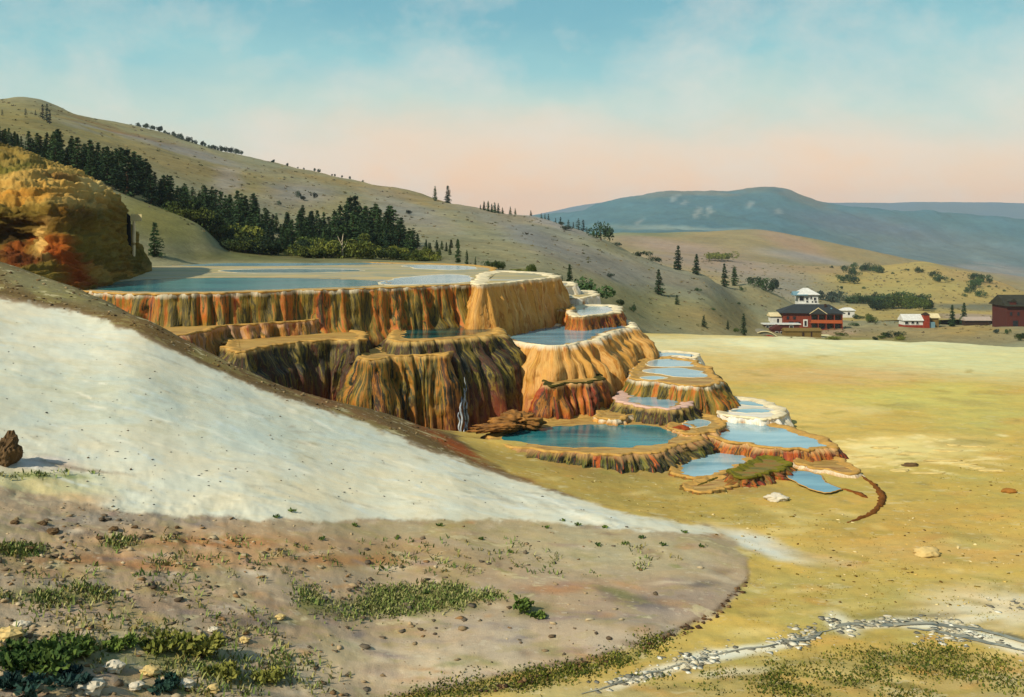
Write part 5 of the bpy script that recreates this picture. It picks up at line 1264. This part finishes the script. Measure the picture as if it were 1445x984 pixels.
# ------------------------------------------------------------------ buildings (drawn in photo pixels at their own distance, scaled to metres)
RED = mat_plain('red_boards', alb((.46, .20, .12)), .4, .25, .85, .2, .3, (3, 3, .3))
DRED = mat_plain('dark_red_boards', alb((.31, .14, .11)), .25, .25, .85, .2, .3, (3, 3, .3))
ROOFM = mat_plain('dark_shingles', alb((.17, .19, .19)), .25, .3, .8, .3, .3)
ROOFG = mat_plain('mossy_shingles', alb((.19, .19, .14)), .5, .2, .85, .2, .3)
WHITE = mat_plain('white_paint', alb((.82, .82, .78)), .22, .3, .8, .3, .1)
CREAM = mat_plain('cream_roof', alb((.84, .78, .60)), .15, .3, .85, .2, .2)
GLASSD = mat_plain('dark_window', alb((.10, .12, .16)), .15, .5, .25, .5, .05)
THATCH = mat_plain('weathered_boards', alb((.46, .38, .20)), .40, .35, .95, .1, .6, (3, 3, .4))
ORANGE = mat_plain('orange_rail', alb((.64, .32, .16)), .15, .4, .85, .2, .2)
BLUEG = mat_plain('blue_grey_boards', alb((.42, .56, .60)), .15, .4, .85, .2, .2)
GREYR = mat_plain('grey_turf_roof', alb((.52, .50, .42)), .25, .3, .95, .1, .4)
DBRN = mat_plain('dark_timber', alb((.22, .16, .12)), .25, .4, .9, .1, .3)
HOTRED = mat_plain('bright_red_boards', alb((.54, .20, .11)), .35, .3, .85, .2, .3)

class MB:
    def __init__(self): self.v = []; self.f = []
    def poly(self, pts, faces):
        b = len(self.v); self.v += pts; self.f += [tuple(i + b for i in q) for q in faces]; return self
    def box(self, x0, x1, y0, y1, z0, z1):
        return self.poly([(x0, y0, z0), (x1, y0, z0), (x1, y1, z0), (x0, y1, z0), (x0, y0, z1), (x1, y0, z1), (x1, y1, z1), (x0, y1, z1)],
                         [(0, 3, 2, 1), (4, 5, 6, 7), (0, 1, 5, 4), (1, 2, 6, 5), (2, 3, 7, 6), (3, 0, 4, 7)])
    def hip(self, x0, x1, y0, y1, z0, rx0, rx1, z1, ry=None, th=.8):
        ry = (y0 + y1) / 2 if ry is None else ry
        return self.poly([(x0, y0, z0 - th), (x1, y0, z0 - th), (x1, y1, z0 - th), (x0, y1, z0 - th), (x0, y0, z0), (x1, y0, z0), (x1, y1, z0), (x0, y1, z0), (rx0, ry, z1), (rx1, ry, z1)],
                         [(0, 3, 2, 1), (0, 1, 5, 4), (1, 2, 6, 5), (2, 3, 7, 6), (3, 0, 4, 7), (4, 5, 9, 8), (5, 6, 9), (6, 7, 8, 9), (7, 4, 8)])
    def gable(self, x0, x1, y0, y1, z0, z1, axis='x', th=.8):
        """roof with its ridge along the axis"""
        if axis == 'x':
            m = (y0 + y1) / 2
            return self.poly([(x0, y0, z0), (x1, y0, z0), (x1, m, z1), (x0, m, z1), (x0, y1, z0), (x1, y1, z0), (x0, y0, z0 - th), (x1, y0, z0 - th), (x1, y1, z0 - th), (x0, y1, z0 - th)],
                             [(0, 1, 2, 3), (3, 2, 5, 4), (0, 6, 7, 1), (4, 5, 8, 9), (1, 7, 8, 5, 2), (0, 3, 4, 9, 6), (6, 9, 8, 7)])
        m = (x0 + x1) / 2
        return self.poly([(x0, y0, z0), (x0, y1, z0), (m, y1, z1), (m, y0, z1), (x1, y0, z0), (x1, y1, z0), (x0, y0, z0 - th), (x0, y1, z0 - th), (x1, y1, z0 - th), (x1, y0, z0 - th)],
                         [(0, 3, 2, 1), (3, 4, 5, 2), (0, 1, 7, 6), (4, 9, 8, 5), (1, 2, 5, 8, 7), (0, 6, 9, 4, 3), (6, 7, 8, 9)])
    def build(self, name, mat, parent): return link(name, mesh_np(name, self.v, self.f, mat, False), parent)
def site(name, px, py, label, cat, rz=0.0, Y=None):
    h = hill.hit(px, py)
    if Y is None and h is not None: loc = h
    else: loc = P(px, py, Y or 330)
    o = empty(name, loc, rz, loc.y / F); tag(o, label, cat); return o
def windows(par, rects, y, mat=GLASSD, frame=WHITE, name='window'):
    for (x0, x1, z0, z1) in rects:
        w = MB().box(x0, x1, y - .25, y + .3, z0, z1).build(name, mat, par)
        b = .35; m = MB()
        m.box(x0 - b, x1 + b, y - .45, y + .2, z0 - b, z0 - .02).box(x0 - b, x1 + b, y - .45, y + .2, z1 + .02, z1 + b)
        m.box(x0 - b, x0 - .02, y - .45, y + .2, z0, z1).box(x1 + .02, x1 + b, y - .45, y + .2, z0, z1); m.build('frame', frame, w)

b = site('red_house', 1105, 466.5, 'large red house with dark hipped roof, gable and two storey veranda', 'house', R(-9), 325)
MB().box(0, 80, 0, 42, -4, 24.6).build('wall', RED, b)
rf = MB().hip(-5, 84, -4, 46, 25.4, 18, 66, 36).build('roof', ROOFM, b)
MB().box(58, 61, 12, 15, 28, 37).build('chimney', DBRN, rf); MB().box(66, 68, 8, 10, 26, 32).build('vent', BLUEG, rf)
gr_ = MB().gable(35, 59, -7, 20, 25.5, 33.0, 'y', .9).build('gable', ROOFM, b)
MB().poly([(37, -6.6, 24.8), (57, -6.6, 24.8), (47, -6.6, 31.0), (37, -6.2, 24.8), (57, -6.2, 24.8), (47, -6.2, 31.0)], [(0, 1, 2), (3, 5, 4), (0, 3, 4, 1), (1, 4, 5, 2), (2, 5, 3, 0)]).build('gable_board', ORANGE, gr_)
for x0, x1 in ((35.0, 47), (59.0, 47)):
    MB().poly([(x0, -7.6, 24.9), (x0, -7.2, 24.9), (x1, -7.2, 33.4), (x1, -7.6, 33.4), (x0, -7.6, 24), (x0, -7.2, 24), (x1, -7.2, 32.3), (x1, -7.6, 32.3)], [(0, 1, 2, 3), (4, 7, 6, 5), (0, 3, 7, 4), (1, 5, 6, 2)]).build('bargeboard', CREAM, gr_)
MB().box(36, 80, -8, -.1, 11.6, 12.6).build('balcony_floor', ORANGE, b)
MB().box(36, 80, -8, -.1, 23.2, 24.2).build('veranda_roof', DBRN, b)
for x in (36.5, 47, 57.5, 68.5, 79): MB().box(x - .6, x + .6, -7.8, -6.8, -3, 23.2).build('post', RED, b)
MB().box(37, 79, -7.9, -7.3, 12.6, 16.2).build('upper_rail', ORANGE, b); MB().box(37, 79, -7.9, -7.3, -3, 3.4).build('lower_rail', RED, b)
windows(b, [(39, 45, 14, 22), (49, 55.5, 14, 22), (60, 66, 14, 22), (70.5, 77, 14, 22), (39, 45, 2, 10.5), (49, 55.5, 2, 10.5), (60, 66, 2, 10.5), (70.5, 77, 2, 10.5)], -.2, GLASSD, DRED)
windows(b, [(8, 14, 8, 12.5), (17, 23, 8, 12.5), (5, 8, 16, 20), (14, 17, 16, 20)], -.2, GLASSD, DRED)
d_ = MB().box(27.5, 33.5, -.6, .2, 6, 16).build('door', WHITE, b); MB().box(29, 32, -.9, -.62, 7, 14).build('pane', GLASSD, d_)
b = site('white_tower', 1127, 466, 'white lookout tower with small dark openings rising behind the red house', 'tower', R(-4), 342)
MB().box(0, 27, 0, 24, -4, 49).build('wall', WHITE, b); MB().hip(-3, 29, -3, 27, 50.5, 9, 15, 59).build('roof', WHITE, b)
MB().gable(-8, 12, -4, 14, 50, 54.5, 'x', .9).build('side_roof', BLUEG, b)
MB().box(-2, 28, -3.5, -.2, 37, 38.2).build('balcony', WHITE, b)
windows(b, [(1, 7, 41.5, 47.5), (10, 13, 43, 46), (16, 18.5, 44, 47.5), (21, 24, 42, 46), (10.5, 13, 39, 41.5), (18, 20, 38.6, 41), (22, 25, 38.6, 41)], -.2)
b = site('white_house', 1088, 458, 'small white house with a dark door left of the red house', 'house', 0, 328)
MB().box(0, 16, 0, 14, -6, 11.5).build('wall', WHITE, b); MB().gable(-2, 18, -2, 16, 12, 16.5, 'x').build('roof', CREAM, b); MB().box(8.5, 11, -.4, .2, 1, 8).build('door', GLASSD, b)
b = site('long_shed', 1078, 463.5, 'low shed with a white flat roof in front of the red house', 'shed', 0, 314)
MB().box(1, 50, 0, 12, -6, 5).build('wall', DRED, b); MB().box(-1, 52, -2, 14, 5.2, 6.6).build('roof', WHITE, b); windows(b, [(3, 7, .5, 3.5), (10, 13, .5, 3.5), (36, 41, .5, 3.5)], -.2)
b = site('red_hut', 1089, 472, 'dark red hut with a gable squeezed between the sheds', 'hut', 0, 306)
MB().box(0, 20, 0, 14, -6, 7).build('wall', DRED, b); MB().gable(-1, 21, -1, 15, 7.2, 13, 'y').build('roof', DRED, b); windows(b, [(5, 9, 1, 4), (12, 15, 1, 4)], -.2)
b = site('turf_hut', 1054, 479, 'low hut with a curved grey roof and bright red front', 'hut', 0, 290)
m = MB(); n_ = 14; pts = [(48 * k / n_, 14.5 * math.sin(math.pi * (.06 + .88 * k / n_)) - 2) for k in range(n_ + 1)]
m.poly([(x, 0, z) for x, z in pts] + [(x, 30, z) for x, z in pts] + [(x, 0, -6) for x, z in pts] + [(x, 30, -6) for x, z in pts],
       [(k, k + 1, n_ + 2 + k, n_ + 1 + k) for k in range(n_)] + [(2 * n_ + 2 + k, 2 * n_ + 3 + k, k + 1, k) for k in range(n_)]).build('roof', GREYR, b)
m = MB(); pts = [(17 + 26 * k / 10, 7.0 * math.sin(math.pi * (.1 + .8 * k / 10)) - .8) for k in range(11)]
m.poly([(x, -1.2, z) for x, z in pts] + [(x, -1.2, -4) for x, z in pts] + [(x, .2, z) for x, z in pts], [(k, 11 + k, 12 + k, k + 1) for k in range(10)] + [(k, k + 1, 23 + k, 22 + k) for k in range(10)]).build('front', HOTRED, b)
tb = tube('eave', [(1, -1.6, -1), (8, -1.6, 6), (20, -1.6, 11.6), (32, -1.6, 11), (44, -1.6, 3), (48, -1.6, -2)], .8, CREAM, b, 6, .05, 1)
b = site('board_shed', 1108, 480.5, 'weathered brown board shed in front of the red house', 'shed', 0, 295)
MB().box(0, 51, 0, 16, -6, 13.4).build('wall', THATCH, b); MB().gable(-1, 52, -1.5, 17.5, 13.6, 17, 'x').build('roof', THATCH, b)
MB().box(24, 27, -.4, .2, 0, 11).build('door', DBRN, b); MB().box(36, 38, -.4, .2, 0, 12).build('gap_board', DBRN, b)
b = site('white_shed', 1188, 444.5, 'little white shed with a low roof right of the red house', 'shed', 0, 400)
MB().box(1, 18, 0, 12, -4, 6).build('wall', WHITE, b); MB().hip(-.5, 19.5, -1.5, 13.5, 6.5, 5, 14, 10).build('roof', WHITE, b); MB().box(8.5, 11, -.4, .2, 0, 3.6).build('door', GLASSD, b)
b = site('cottage', 1275, 464, 'small red cottage with white roof and a red chimney tower', 'cottage', 0, 338)
MB().box(0, 28, 0, 18, -3, 5).build('wall', HOTRED, b); MB().box(.5, 27.5, .3, 17.7, 5.05, 11.5).build('upper_wall', WHITE, b)
windows(b, [(2, 7, 6.5, 10), (11, 15, 7, 10.5), (18, 21, 6.5, 10)], 0.1)
MB().gable(-1, 29, -2, 20, 12, 20, 'x').build('roof', WHITE, b)
tw = MB().box(28, 36, -2, 7, -4, 19).build('tower', HOTRED, b); MB().hip(27.5, 36.5, -2.5, 7.5, 19.9, 31, 33, 23).build('tower_roof', DBRN, tw)
MB().box(36.2, 45, 1, 14, -3, 9).build('lean_to', BLUEG, b); MB().gable(34, 55, 6, 22, 15, 20.5, 'x').build('barn_roof', CREAM, b); MB().box(36, 53, 8, 20, -3, 14).build('barn_wall', THATCH, b)
b = site('big_red_house', 1421, 461.5, 'big dark red house with mossy roof and galleries at the right edge', 'house', R(-3), 318)
MB().box(0, 110, 0, 48, -5, 29).build('wall', DRED, b); MB().gable(-3, 113, -5, 53, 30, 44, 'x').build('roof', ROOFG, b)
MB().box(28, 110, -8, -.1, 8.5, 9.6).build('gallery_floor', ORANGE, b); MB().box(26, 110, -9, -.1, 27, 28.2).build('gallery_roof', ORANGE, b)
MB().box(28, 110, -7.9, -7.2, 9.6, 12).build('gallery_rail', ORANGE, b)
for x in (29, 45, 61, 77, 93, 109): MB().box(x - .7, x + .7, -7.8, -6.8, -4, 27).build('post', DRED, b)
windows(b, [(32, 43, 13, 24), (48, 59, 13, 24), (64, 75, 13, 24), (32, 43, -1, 7), (48, 59, -1, 7), (64, 75, -1, 7), (8, 15, 1, 9), (4, 7, 16, 21), (14, 17, 16, 21)], -.2, GLASSD, DRED)
dm = MB().box(4, 12, -2, 10, 31, 36).build('dormer', DRED, b); MB().gable(3, 13, -3, 11, 36.3, 40, 'y').build('dormer_roof', ROOFG, dm)
b = site('long_barn', 1362, 456, 'long low grey barn with brown wall behind the twin conifers', 'barn', 0, 350)
MB().box(0, 36, 0, 10, -4, 3.5).build('wall', DBRN, b); MB().gable(-1, 37, -2, 12, 4, 8.5, 'x').build('roof', mat_plain('grey_boards', alb((.66, .60, .54)), .1, .3), b)

# ------------------------------------------------------------------ the signpost on the mound
mb = bvh_of(MOUND)
loc = on(mb, 189, 357, 1.0) or P(189, 357, 92)
b = empty('signpost', loc); sc1 = loc.y / F; tag(b, 'pale leaning signpost with a blank board on the ochre mound', 'signpost')
WOODP = mat_plain('bleached_wood', alb((.88, .82, .66)), .15, 2, .9, .1, .4, (1, 1, .3))
tube('post', [(0, 0, -1.2), (-.03, 0, 1.2), (.03, 0, 2.4), (-.02, -.05, 3.5)], .17, WOODP, b, 7, .12, 1)
MB().box(-.22, .82, -.28, -.20, 2.95, 3.6).build('board', mat_plain('cream_board', alb((.86, .80, .58)), .1, 2, .9, .1, .2), b)
lo = on(mb, 182, 346, 0.6) or P(182, 346, 93)
b = empty('shadow_strip', lo); tag(b, 'black strip standing in for the shadow and crack just left of the pale signpost', 'post')  # dark solid added in place of the shadow and crack beside the signpost
m = MB().poly([(-.2, -.12, -.8), (.2, -.12, -.8), (.2, .15, -.8), (-.2, .15, -.8), (-.16, -.1, 3.0), (.12, -.1, 2.7), (.12, .12, 2.7), (-.16, .12, 3.0)], [(0, 3, 2, 1), (4, 5, 6, 7), (0, 1, 5, 4), (1, 2, 6, 5), (2, 3, 7, 6), (3, 0, 4, 7)])
m.build('dark_strip', mat_plain('shadow_black', alb((.10, .10, .09)), .3, 3, .9, .1, .5), b)

# ------------------------------------------------------------------ foreground: stones, turf, plants, rill
def scatter_px(n, poly, rg_, dens=None):
    P_ = np.array(poly, float); lo = P_.min(0); hi = P_.max(0); out = []
    while len(out) < n:
        q = rg_.uniform(lo, hi, (n * 2, 2)); ok = poly_sd(q[:, 0], q[:, 1], poly) > 0
        if dens is not None: ok &= rg_.random(len(q)) < dens(q[:, 0], q[:, 1])
        out += q[ok].tolist()
    return np.array(out[:n])
def stones(name, q, smin, smax, pal, rg_, label, pw=3.0, flat=.55, rough=.95):
    x, y, z = near.hits(q[:, 0], q[:, 1]); ok = ~np.isnan(y); x, y, z = x[ok], y[ok], z[ok]; n = len(x)
    ico = bmesh.new(); bmesh.ops.create_icosphere(ico, subdivisions=1, radius=1.0)
    iv = np.array([v.co[:] for v in ico.verts]); fi = np.array([[v.index for v in f.verts] for f in ico.faces]); ico.free()
    s = smin + (smax - smin) * rg_.random(n) ** pw
    V = iv[None] * rg_.uniform(.45, 1.5, (n, len(iv), 1)) * s[:, None, None] * np.stack([rg_.uniform(.8, 1.7, n), rg_.uniform(.7, 1.3, n), rg_.uniform(.3, .9, n) * flat / .55], 1)[:, None, :]
    a = rg_.uniform(0, 6.28, n); ca, sa = np.cos(a)[:, None], np.sin(a)[:, None]
    V = np.stack([V[..., 0] * ca - V[..., 1] * sa, V[..., 0] * sa + V[..., 1] * ca, V[..., 2]], -1) + np.stack([x, y, z + s * .12], 1)[:, None]
    f = (fi[None] + (np.arange(n) * len(iv))[:, None, None]).reshape(-1, 3)
    me = mesh_np(name, V.reshape(-1, 3), f, STONE, False)
    cl = np.array([alb(c) for c in pal])[rg_.integers(0, len(pal), n)] * rg_.uniform(.75, 1.2, (n, 1))
    cattr(me, 'zone', np.repeat(cl, len(iv), 0)); o = link(name, me); return tag(o, label, kind='stuff')
STONE = mat_land('loose_stone', (4.0, 14.0), .14, bump=.4, bdist=.02)
rg2 = np.random.default_rng(77)
spur_lo = [(-40, 700), (100, 712), (400, 735), (800, 735), (1000, 750), (1045, 800), (1000, 860), (930, 895), (700, 950), (540, 980), (480, 1010), (-40, 1010)]
stones('gravel', scatter_px(3000, spur_lo, rg2, lambda x, y: np.clip(1.15 - x / 900, .10, 1) * (.25 + .75 * (fbm(x * .012, y * .03, 5, 3) > .5))), .008, .12, [(.36, .31, .25), (.44, .38, .30), (.58, .50, .38), (.66, .58, .45), (.54, .42, .28), (.40, .36, .30), (.70, .63, .50)], rg2, 'loose grey and tan stones over the brown slope', 6.0, .40)
stones('gravel', scatter_px(1300, [(0, 425), (300, 540), (700, 680), (900, 735), (600, 718), (200, 715), (0, 680)], rg2), .004, .045, [(.50, .50, .46), (.62, .60, .54), (.34, .34, .32), (.5, .5, .46), (.4, .34, .26)], rg2, 'few dark pebbles on the white slope', 7.0)
stones('gravel', scatter_px(700, [(0, 372), (110, 405), (260, 478), (400, 545), (640, 615), (640, 632), (400, 566), (200, 466), (0, 416)], rg2), .01, .10, [(.30, .24, .16), (.45, .36, .22), (.60, .52, .38)], rg2, 'brown rubble along the top of the white slope', 4.0)
stones('gravel', scatter_px(900, [(700, 650), (1000, 690), (1240, 735), (1445, 640), (1445, 860), (1100, 850), (1060, 770), (900, 722)], rg2), .01, .07, [(.40, .30, .12), (.78, .66, .36), (.52, .44, .18), (.86, .78, .56)], rg2, 'small crumbs of crust over the ochre flat', 4.0, .35)
stones('gravel', scatter_px(240, [(640, 985), (760, 952), (900, 916), (1010, 864), (1050, 815), (1060, 822), (1015, 875), (940, 912), (830, 945), (700, 978)], rg2), .015, .09, [(.34, .25, .17), (.48, .38, .26), (.26, .2, .15)], rg2, 'dark crumbling bank along the toe of the slope', 2.5)

GRASSM = NT('grass_blades'); a_ = GRASSM.n('ShaderNodeAttribute', attribute_name='zone').outputs['Color']; GRASSM.setp(a_, .85, .1); GRASSM = GRASSM.m
def turf(name, q, hmin, hmax, pal, rg_, label, blades=9, spread=.18, wid=.022):
    x, y, z = near.hits(q[:, 0], q[:, 1]); ok = ~np.isnan(y) & (fbm(q[:, 0] * .03, q[:, 1] * .09, 5, 4) > .47); x, y, z = x[ok], y[ok], z[ok]; n = len(x)
    X = np.repeat(x, blades) + rg_.normal(0, spread, n * blades); Y = np.repeat(y, blades) + rg_.normal(0, spread, n * blades)
    Z = near.height(X, Y) - .02; m = len(X)
    h = rg_.uniform(hmin, hmax, m); a = rg_.uniform(0, 6.28, m); ln = rg_.uniform(.2, .9, m) * h; w = wid * rg_.uniform(.6, 1.6, m)
    b = np.stack([X, Y, Z], 1); d = np.stack([np.cos(a), np.sin(a), np.zeros(m)], 1); sd_ = np.stack([-np.sin(a), np.cos(a), np.zeros(m)], 1)
    up = np.array([0, 0, 1.0])
    V = np.stack([b - sd_ * w[:, None], b + sd_ * w[:, None], b + d * (ln * .4)[:, None] + up * (h * .65)[:, None] + sd_ * (w * .8)[:, None], b + d * ln[:, None] + up * h[:, None], b + d * (ln * .4)[:, None] + up * (h * .65)[:, None] - sd_ * (w * .8)[:, None]], 1).reshape(-1, 3)
    me = mesh_np(name, V, np.arange(m * 5).reshape(m, 5), GRASSM, False)
    cl = np.repeat(np.array([alb(c) for c in pal])[rg_.integers(0, len(pal), n)], blades, 0) * rg_.uniform(.7, 1.3, (m, 1))
    cattr(me, 'zone', np.repeat(cl, 5, 0)); return tag(link(name, me), label, kind='stuff')
def ell(n, cx, cy, rx, ry, rg_, rot=0):
    a = rg_.uniform(0, 6.28, n); r = rg_.random(n) ** .6; u = np.cos(a) * r * rx; v = np.sin(a) * r * ry; c, s = math.cos(R(rot)), math.sin(R(rot))
    return np.stack([cx + u * c - v * s, cy + u * s + v * c], 1)
GP = [(.48, .53, .28), (.56, .58, .34), (.42, .50, .25), (.62, .61, .40)]
turf('grass', np.concatenate([ell(420, 600, 846, 85, 20, rg2), ell(200, 510, 860, 80, 16, rg2), ell(130, 660, 845, 60, 14, rg2), ell(60, 440, 848, 24, 18, rg2)]), .05, .15, GP, rg2, 'soft green grass patch on the brown slope', 9)
turf('grass', np.concatenate([ell(160, 70, 842, 90, 14, rg2), ell(80, 20, 778, 40, 6, rg2), ell(60, 180, 768, 50, 5, rg2), ell(120, 240, 800, 240, 40, rg2), ell(120, 700, 790, 260, 30, rg2), ell(260, 200, 900, 210, 60, rg2), ell(160, 360, 955, 150, 30, rg2), ell(50, 70, 672, 70, 4, rg2)]), .05, .20, GP + [(.56, .52, .30)], rg2, 'sparse tufts of grass over the stony slope', 8, .15)
turf('grass', np.concatenate([ell(260, 700, 968, 150, 8, rg2, -8), ell(220, 820, 945, 120, 7, rg2, -14), ell(110, 915, 914, 60, 5, rg2, -24), ell(230, 1300, 936, 120, 20, rg2, 6), ell(230, 1190, 962, 130, 16, rg2, 10), ell(110, 1245, 955, 90, 10, rg2, 18), ell(120, 1410, 950, 70, 22, rg2), ell(90, 1080, 972, 90, 10, rg2), ell(60, 1380, 975, 80, 8, rg2), ell(50, 960, 962, 90, 12, rg2), ell(90, 1130, 972, 90, 12, rg2, 8), ell(110, 1350, 925, 80, 12, rg2, 5), ell(100, 1050, 955, 60, 7, rg2)]), .03, .10, [(.30, .35, .12), (.42, .44, .17), (.25, .30, .11), (.50, .48, .22)], rg2, 'dark green turf along the rill and the toe of the slope', 9, .22)

turf('grass', scatter_px(900, [(700, 655), (1000, 700), (1240, 745), (1460, 560), (1460, 980), (1000, 960), (1070, 810), (1040, 750), (900, 722)], rg2), .02, .07, [(.56, .50, .20), (.46, .44, .16), (.64, .56, .26)], rg2, 'thin yellowish tufts scattered over the ochre flat', 6, .16, .016)
def leafy(name, px, py, w, h, mat, label, n=420, leaf=.16, seed=0, group=None):
    rg_ = np.random.default_rng(seed); loc = Vector(g(px, py)); o = empty(name, loc); tag(o, label, 'plant', group)
    k = 8; c = rg_.normal(size=(k, 3)) * np.array([w * .28, w * .22, h * .12]); c[:, 2] = np.abs(c[:, 2]) + h * .3; r = rg_.uniform(.15, .3, k) * w
    i = rg_.integers(0, k, n); d = rg_.normal(size=(n, 3)); d /= np.linalg.norm(d, axis=1)[:, None]
    p = c[i] + d * r[i][:, None] * np.array([1, 1, h / w * 1.2]) * rg_.uniform(.5, 1.05, (n, 1)); p[:, 2] = np.abs(p[:, 2])
    v, f = quads_at(p, np.full(n, leaf), rg_, d * .6 + np.array([0, 0, .4]), 1.7)
    link('foliage', mesh_np('foliage', v, f, mat, False), o)
    m = MB()
    for q in range(7):
        a = q * .9; m.poly([(-.015, 0, 0), (.015, 0, 0), (math.cos(a) * w * .25, math.sin(a) * w * .2, h * .5)], [(0, 1, 2)])
    m.build('stem', BARK, o); return o
LFD = mat_foliage('dark_leaf', alb((.20, .30, .13)), alb((.44, .52, .22)), 2.0, .3)
LFO = mat_foliage('olive_leaf', alb((.34, .38, .14)), alb((.58, .57, .27)), 2.0, .3)
LFT = mat_foliage('teal_leaf', alb((.07, .17, .18)), alb((.20, .32, .26)), 2.0, .3)
leafy('bush', 50, 945, 2.0, .55, LFD, 'largest dark green bush in the lower left corner', 1500, .12, 1)
leafy('bush', 118, 925, 1.0, .5, LFD, 'dark bush touching the right side of the largest bush', 600, .10, 2)
leafy('bush', 20, 970, .9, .35, LFT, 'blue green bush at the very corner under the largest bush', 400, .10, 3)
leafy('bush', 100, 962, .7, .4, LFT, 'blue green clump below the two dark corner bushes', 300, .10, 4)
leafy('bush', 235, 918, 1.1, .45, LFO, 'olive bush on the pale stones right of the corner bushes', 520, .10, 5)
leafy('bush', 285, 930, .9, .6, LFO, 'upright olive bush with yellowish leaves beside the pale stones', 460, .10, 6)
leafy('bush', 320, 955, .8, .4, LFO, 'olive bush nearest the lower edge beside the grass', 380, .10, 7)
leafy('bush', 170, 915, .6, .35, LFD, 'small green bush between the dark and the olive bushes', 260, .09, 8)
leafy('bush', 235, 975, .6, .3, LFT, 'blue green clump at the lower edge among pale stones', 240, .09, 9)
leafy('bush', 376, 962, .6, .3, LFO, 'low olive bush farthest right of the corner bushes', 240, .09, 12)
leafy('weed', 741, 866, .6, .7, LFD, 'single dark green weed alone on the tan slope', 170, .11, 10)
leafy('weed', 762, 872, .5, .18, LFD, 'flat green weed at the foot of the single dark weed', 110, .09, 11)
for k, (x, y) in enumerate([(795, 735), (815, 742), (852, 745), (770, 745), (905, 760), (935, 770), (880, 768), (990, 772), (965, 752), (845, 770), (620, 742), (600, 838), (410, 722), (390, 730), (452, 762), (500, 742), (560, 760), (680, 762), (720, 780)]):
    leafy('weed', x, y, .22, .12, LFD, 'tiny dark weed dotted over the upper tan slope', 34, .055, 200 + k, 'tiny weeds on the tan slope')
for k, (x, y, s) in enumerate([(75, 752, .28), (60, 740, .22), (20, 738, .2), (160, 748, .2), (140, 760, .16), (40, 776, .2), (190, 745, .14), (250, 745, .14), (10, 900, .5), (30, 884, .3), (345, 905, .22), (300, 890, .2), (395, 872, .22), (160, 945, .4), (210, 950, .34), (130, 975, .45), (270, 905, .2), (260, 968, .3), (300, 975, .25), (190, 972, .3)]):
    o = lump('stone', Vector(g(x, y)) + Vector((0, 0, s * .15)), (s * .7, s * .6, s * .35), [ROCKB, bpy.data.materials['white_rock'], bpy.data.materials['yellow_rock']][0 if k < 8 else (1 if k % 2 else 2)], 300 + k, 3, .5)
    tag(o, 'grey brown stone at the upper edge of the brown slope' if k < 8 else 'pale stone among the lower left bushes', 'stone', 'stones at the slope edge' if k < 8 else 'pale stones among the bushes'); o.data.polygons.foreach_set('use_smooth', np.zeros(len(o.data.polygons), bool))

def ribbon(name, pts, wid, z, mat, seed=0):
    c, s, L = resample([tuple(g(*q))[:2] for q in pts], .12, False, 2)
    tg = np.gradient(c, axis=0); tg /= np.linalg.norm(tg, axis=1)[:, None]; nr = np.stack([-tg[:, 1], tg[:, 0]], 1)
    w = wid * (.35 + 1.3 * fbm(s * .7, s * 0 + seed, seed, 4)) * np.sin(np.linspace(.15, math.pi - .15, len(s))) ** .4
    c = c + nr * ((fbm(s * .45, s * 0 + 4, seed + 3, 4) - .5) * wid * 2)[:, None]
    A = c + nr * w[:, None]; B_ = c - nr * (w * (.6 + .8 * fbm(s * .9, s * 0, seed + 7, 3)))[:, None]
    za = near.height(A[:, 0], A[:, 1]); zb = near.height(B_[:, 0], B_[:, 1]); zz = np.maximum(za, zb) + z
    n = len(s); V = np.concatenate([np.column_stack([A, zz]), np.column_stack([B_, zz])])
    f = [(i, i + 1, n + i + 1, n + i) for i in range(n - 1)]
    return tag(link(name, mesh_np(name, V, f, mat)), kind='structure')
W_RILL = mat_water('rill_water', hexc(.34, .34, .28), hexc(.66, .64, .54), .12, (1, 3, 1), 1.2)
ribbon('stream', [(1500, 915), (1445, 908), (1400, 890), (1340, 884), (1290, 880), (1240, 885), (1200, 880), (1180, 884)], .12, .02, W_RILL, 1)
ribbon('stream', [(1500, 935), (1430, 915), (1390, 905), (1330, 893), (1280, 887)], .11, .022, W_RILL, 5)
ribbon('stream', [(1190, 884), (1160, 892), (1120, 905), (1080, 914), (1020, 922), (960, 938), (900, 955), (820, 980)], .035, .02, W_RILL, 9)
ribbon('stream', [(1160, 893), (1150, 902), (1125, 906), (1105, 905)], .07, .034, W_RILL, 11)
WC = [(.82, .79, .70), (.76, .72, .60), (.88, .86, .78), (.62, .60, .52), (.46, .45, .40)]
def along(pts, n, rg_, sx, sy):
    c, s, L = resample(pts, 2, False, 2); w_ = np.clip(fbm(s * .035, s * 0 + 2, 44, 3) - .40, 0, 1) ** 1.5 + .004; i = rg_.choice(len(c), n, p=w_ / w_.sum()); return c[i] + rg_.normal(0, 1, (n, 2)) * np.array([sx, sy])
stones('sinter_crust', np.concatenate([along([(940, 944), (990, 930), (1030, 920), (1070, 914), (1110, 908), (1150, 893)], 520, rg2, 14, 6.5), along([(850, 972), (900, 955), (960, 940)], 160, rg2, 12, 3.5), along([(1170, 872), (1185, 884), (1200, 890)], 110, rg2, 7, 5),
    along([(1200, 884), (1240, 880), (1290, 878), (1350, 872)], 240, rg2, 10, 3), along([(1300, 888), (1360, 893), (1400, 905), (1440, 918), (1480, 925)], 460, rg2, 16, 8), along([(1370, 868), (1420, 855), (1470, 850)], 40, rg2, 20, 6)]), .012, .12, WC, rg2, 'broken white crust along the edges of the rill', 3.2, .12)
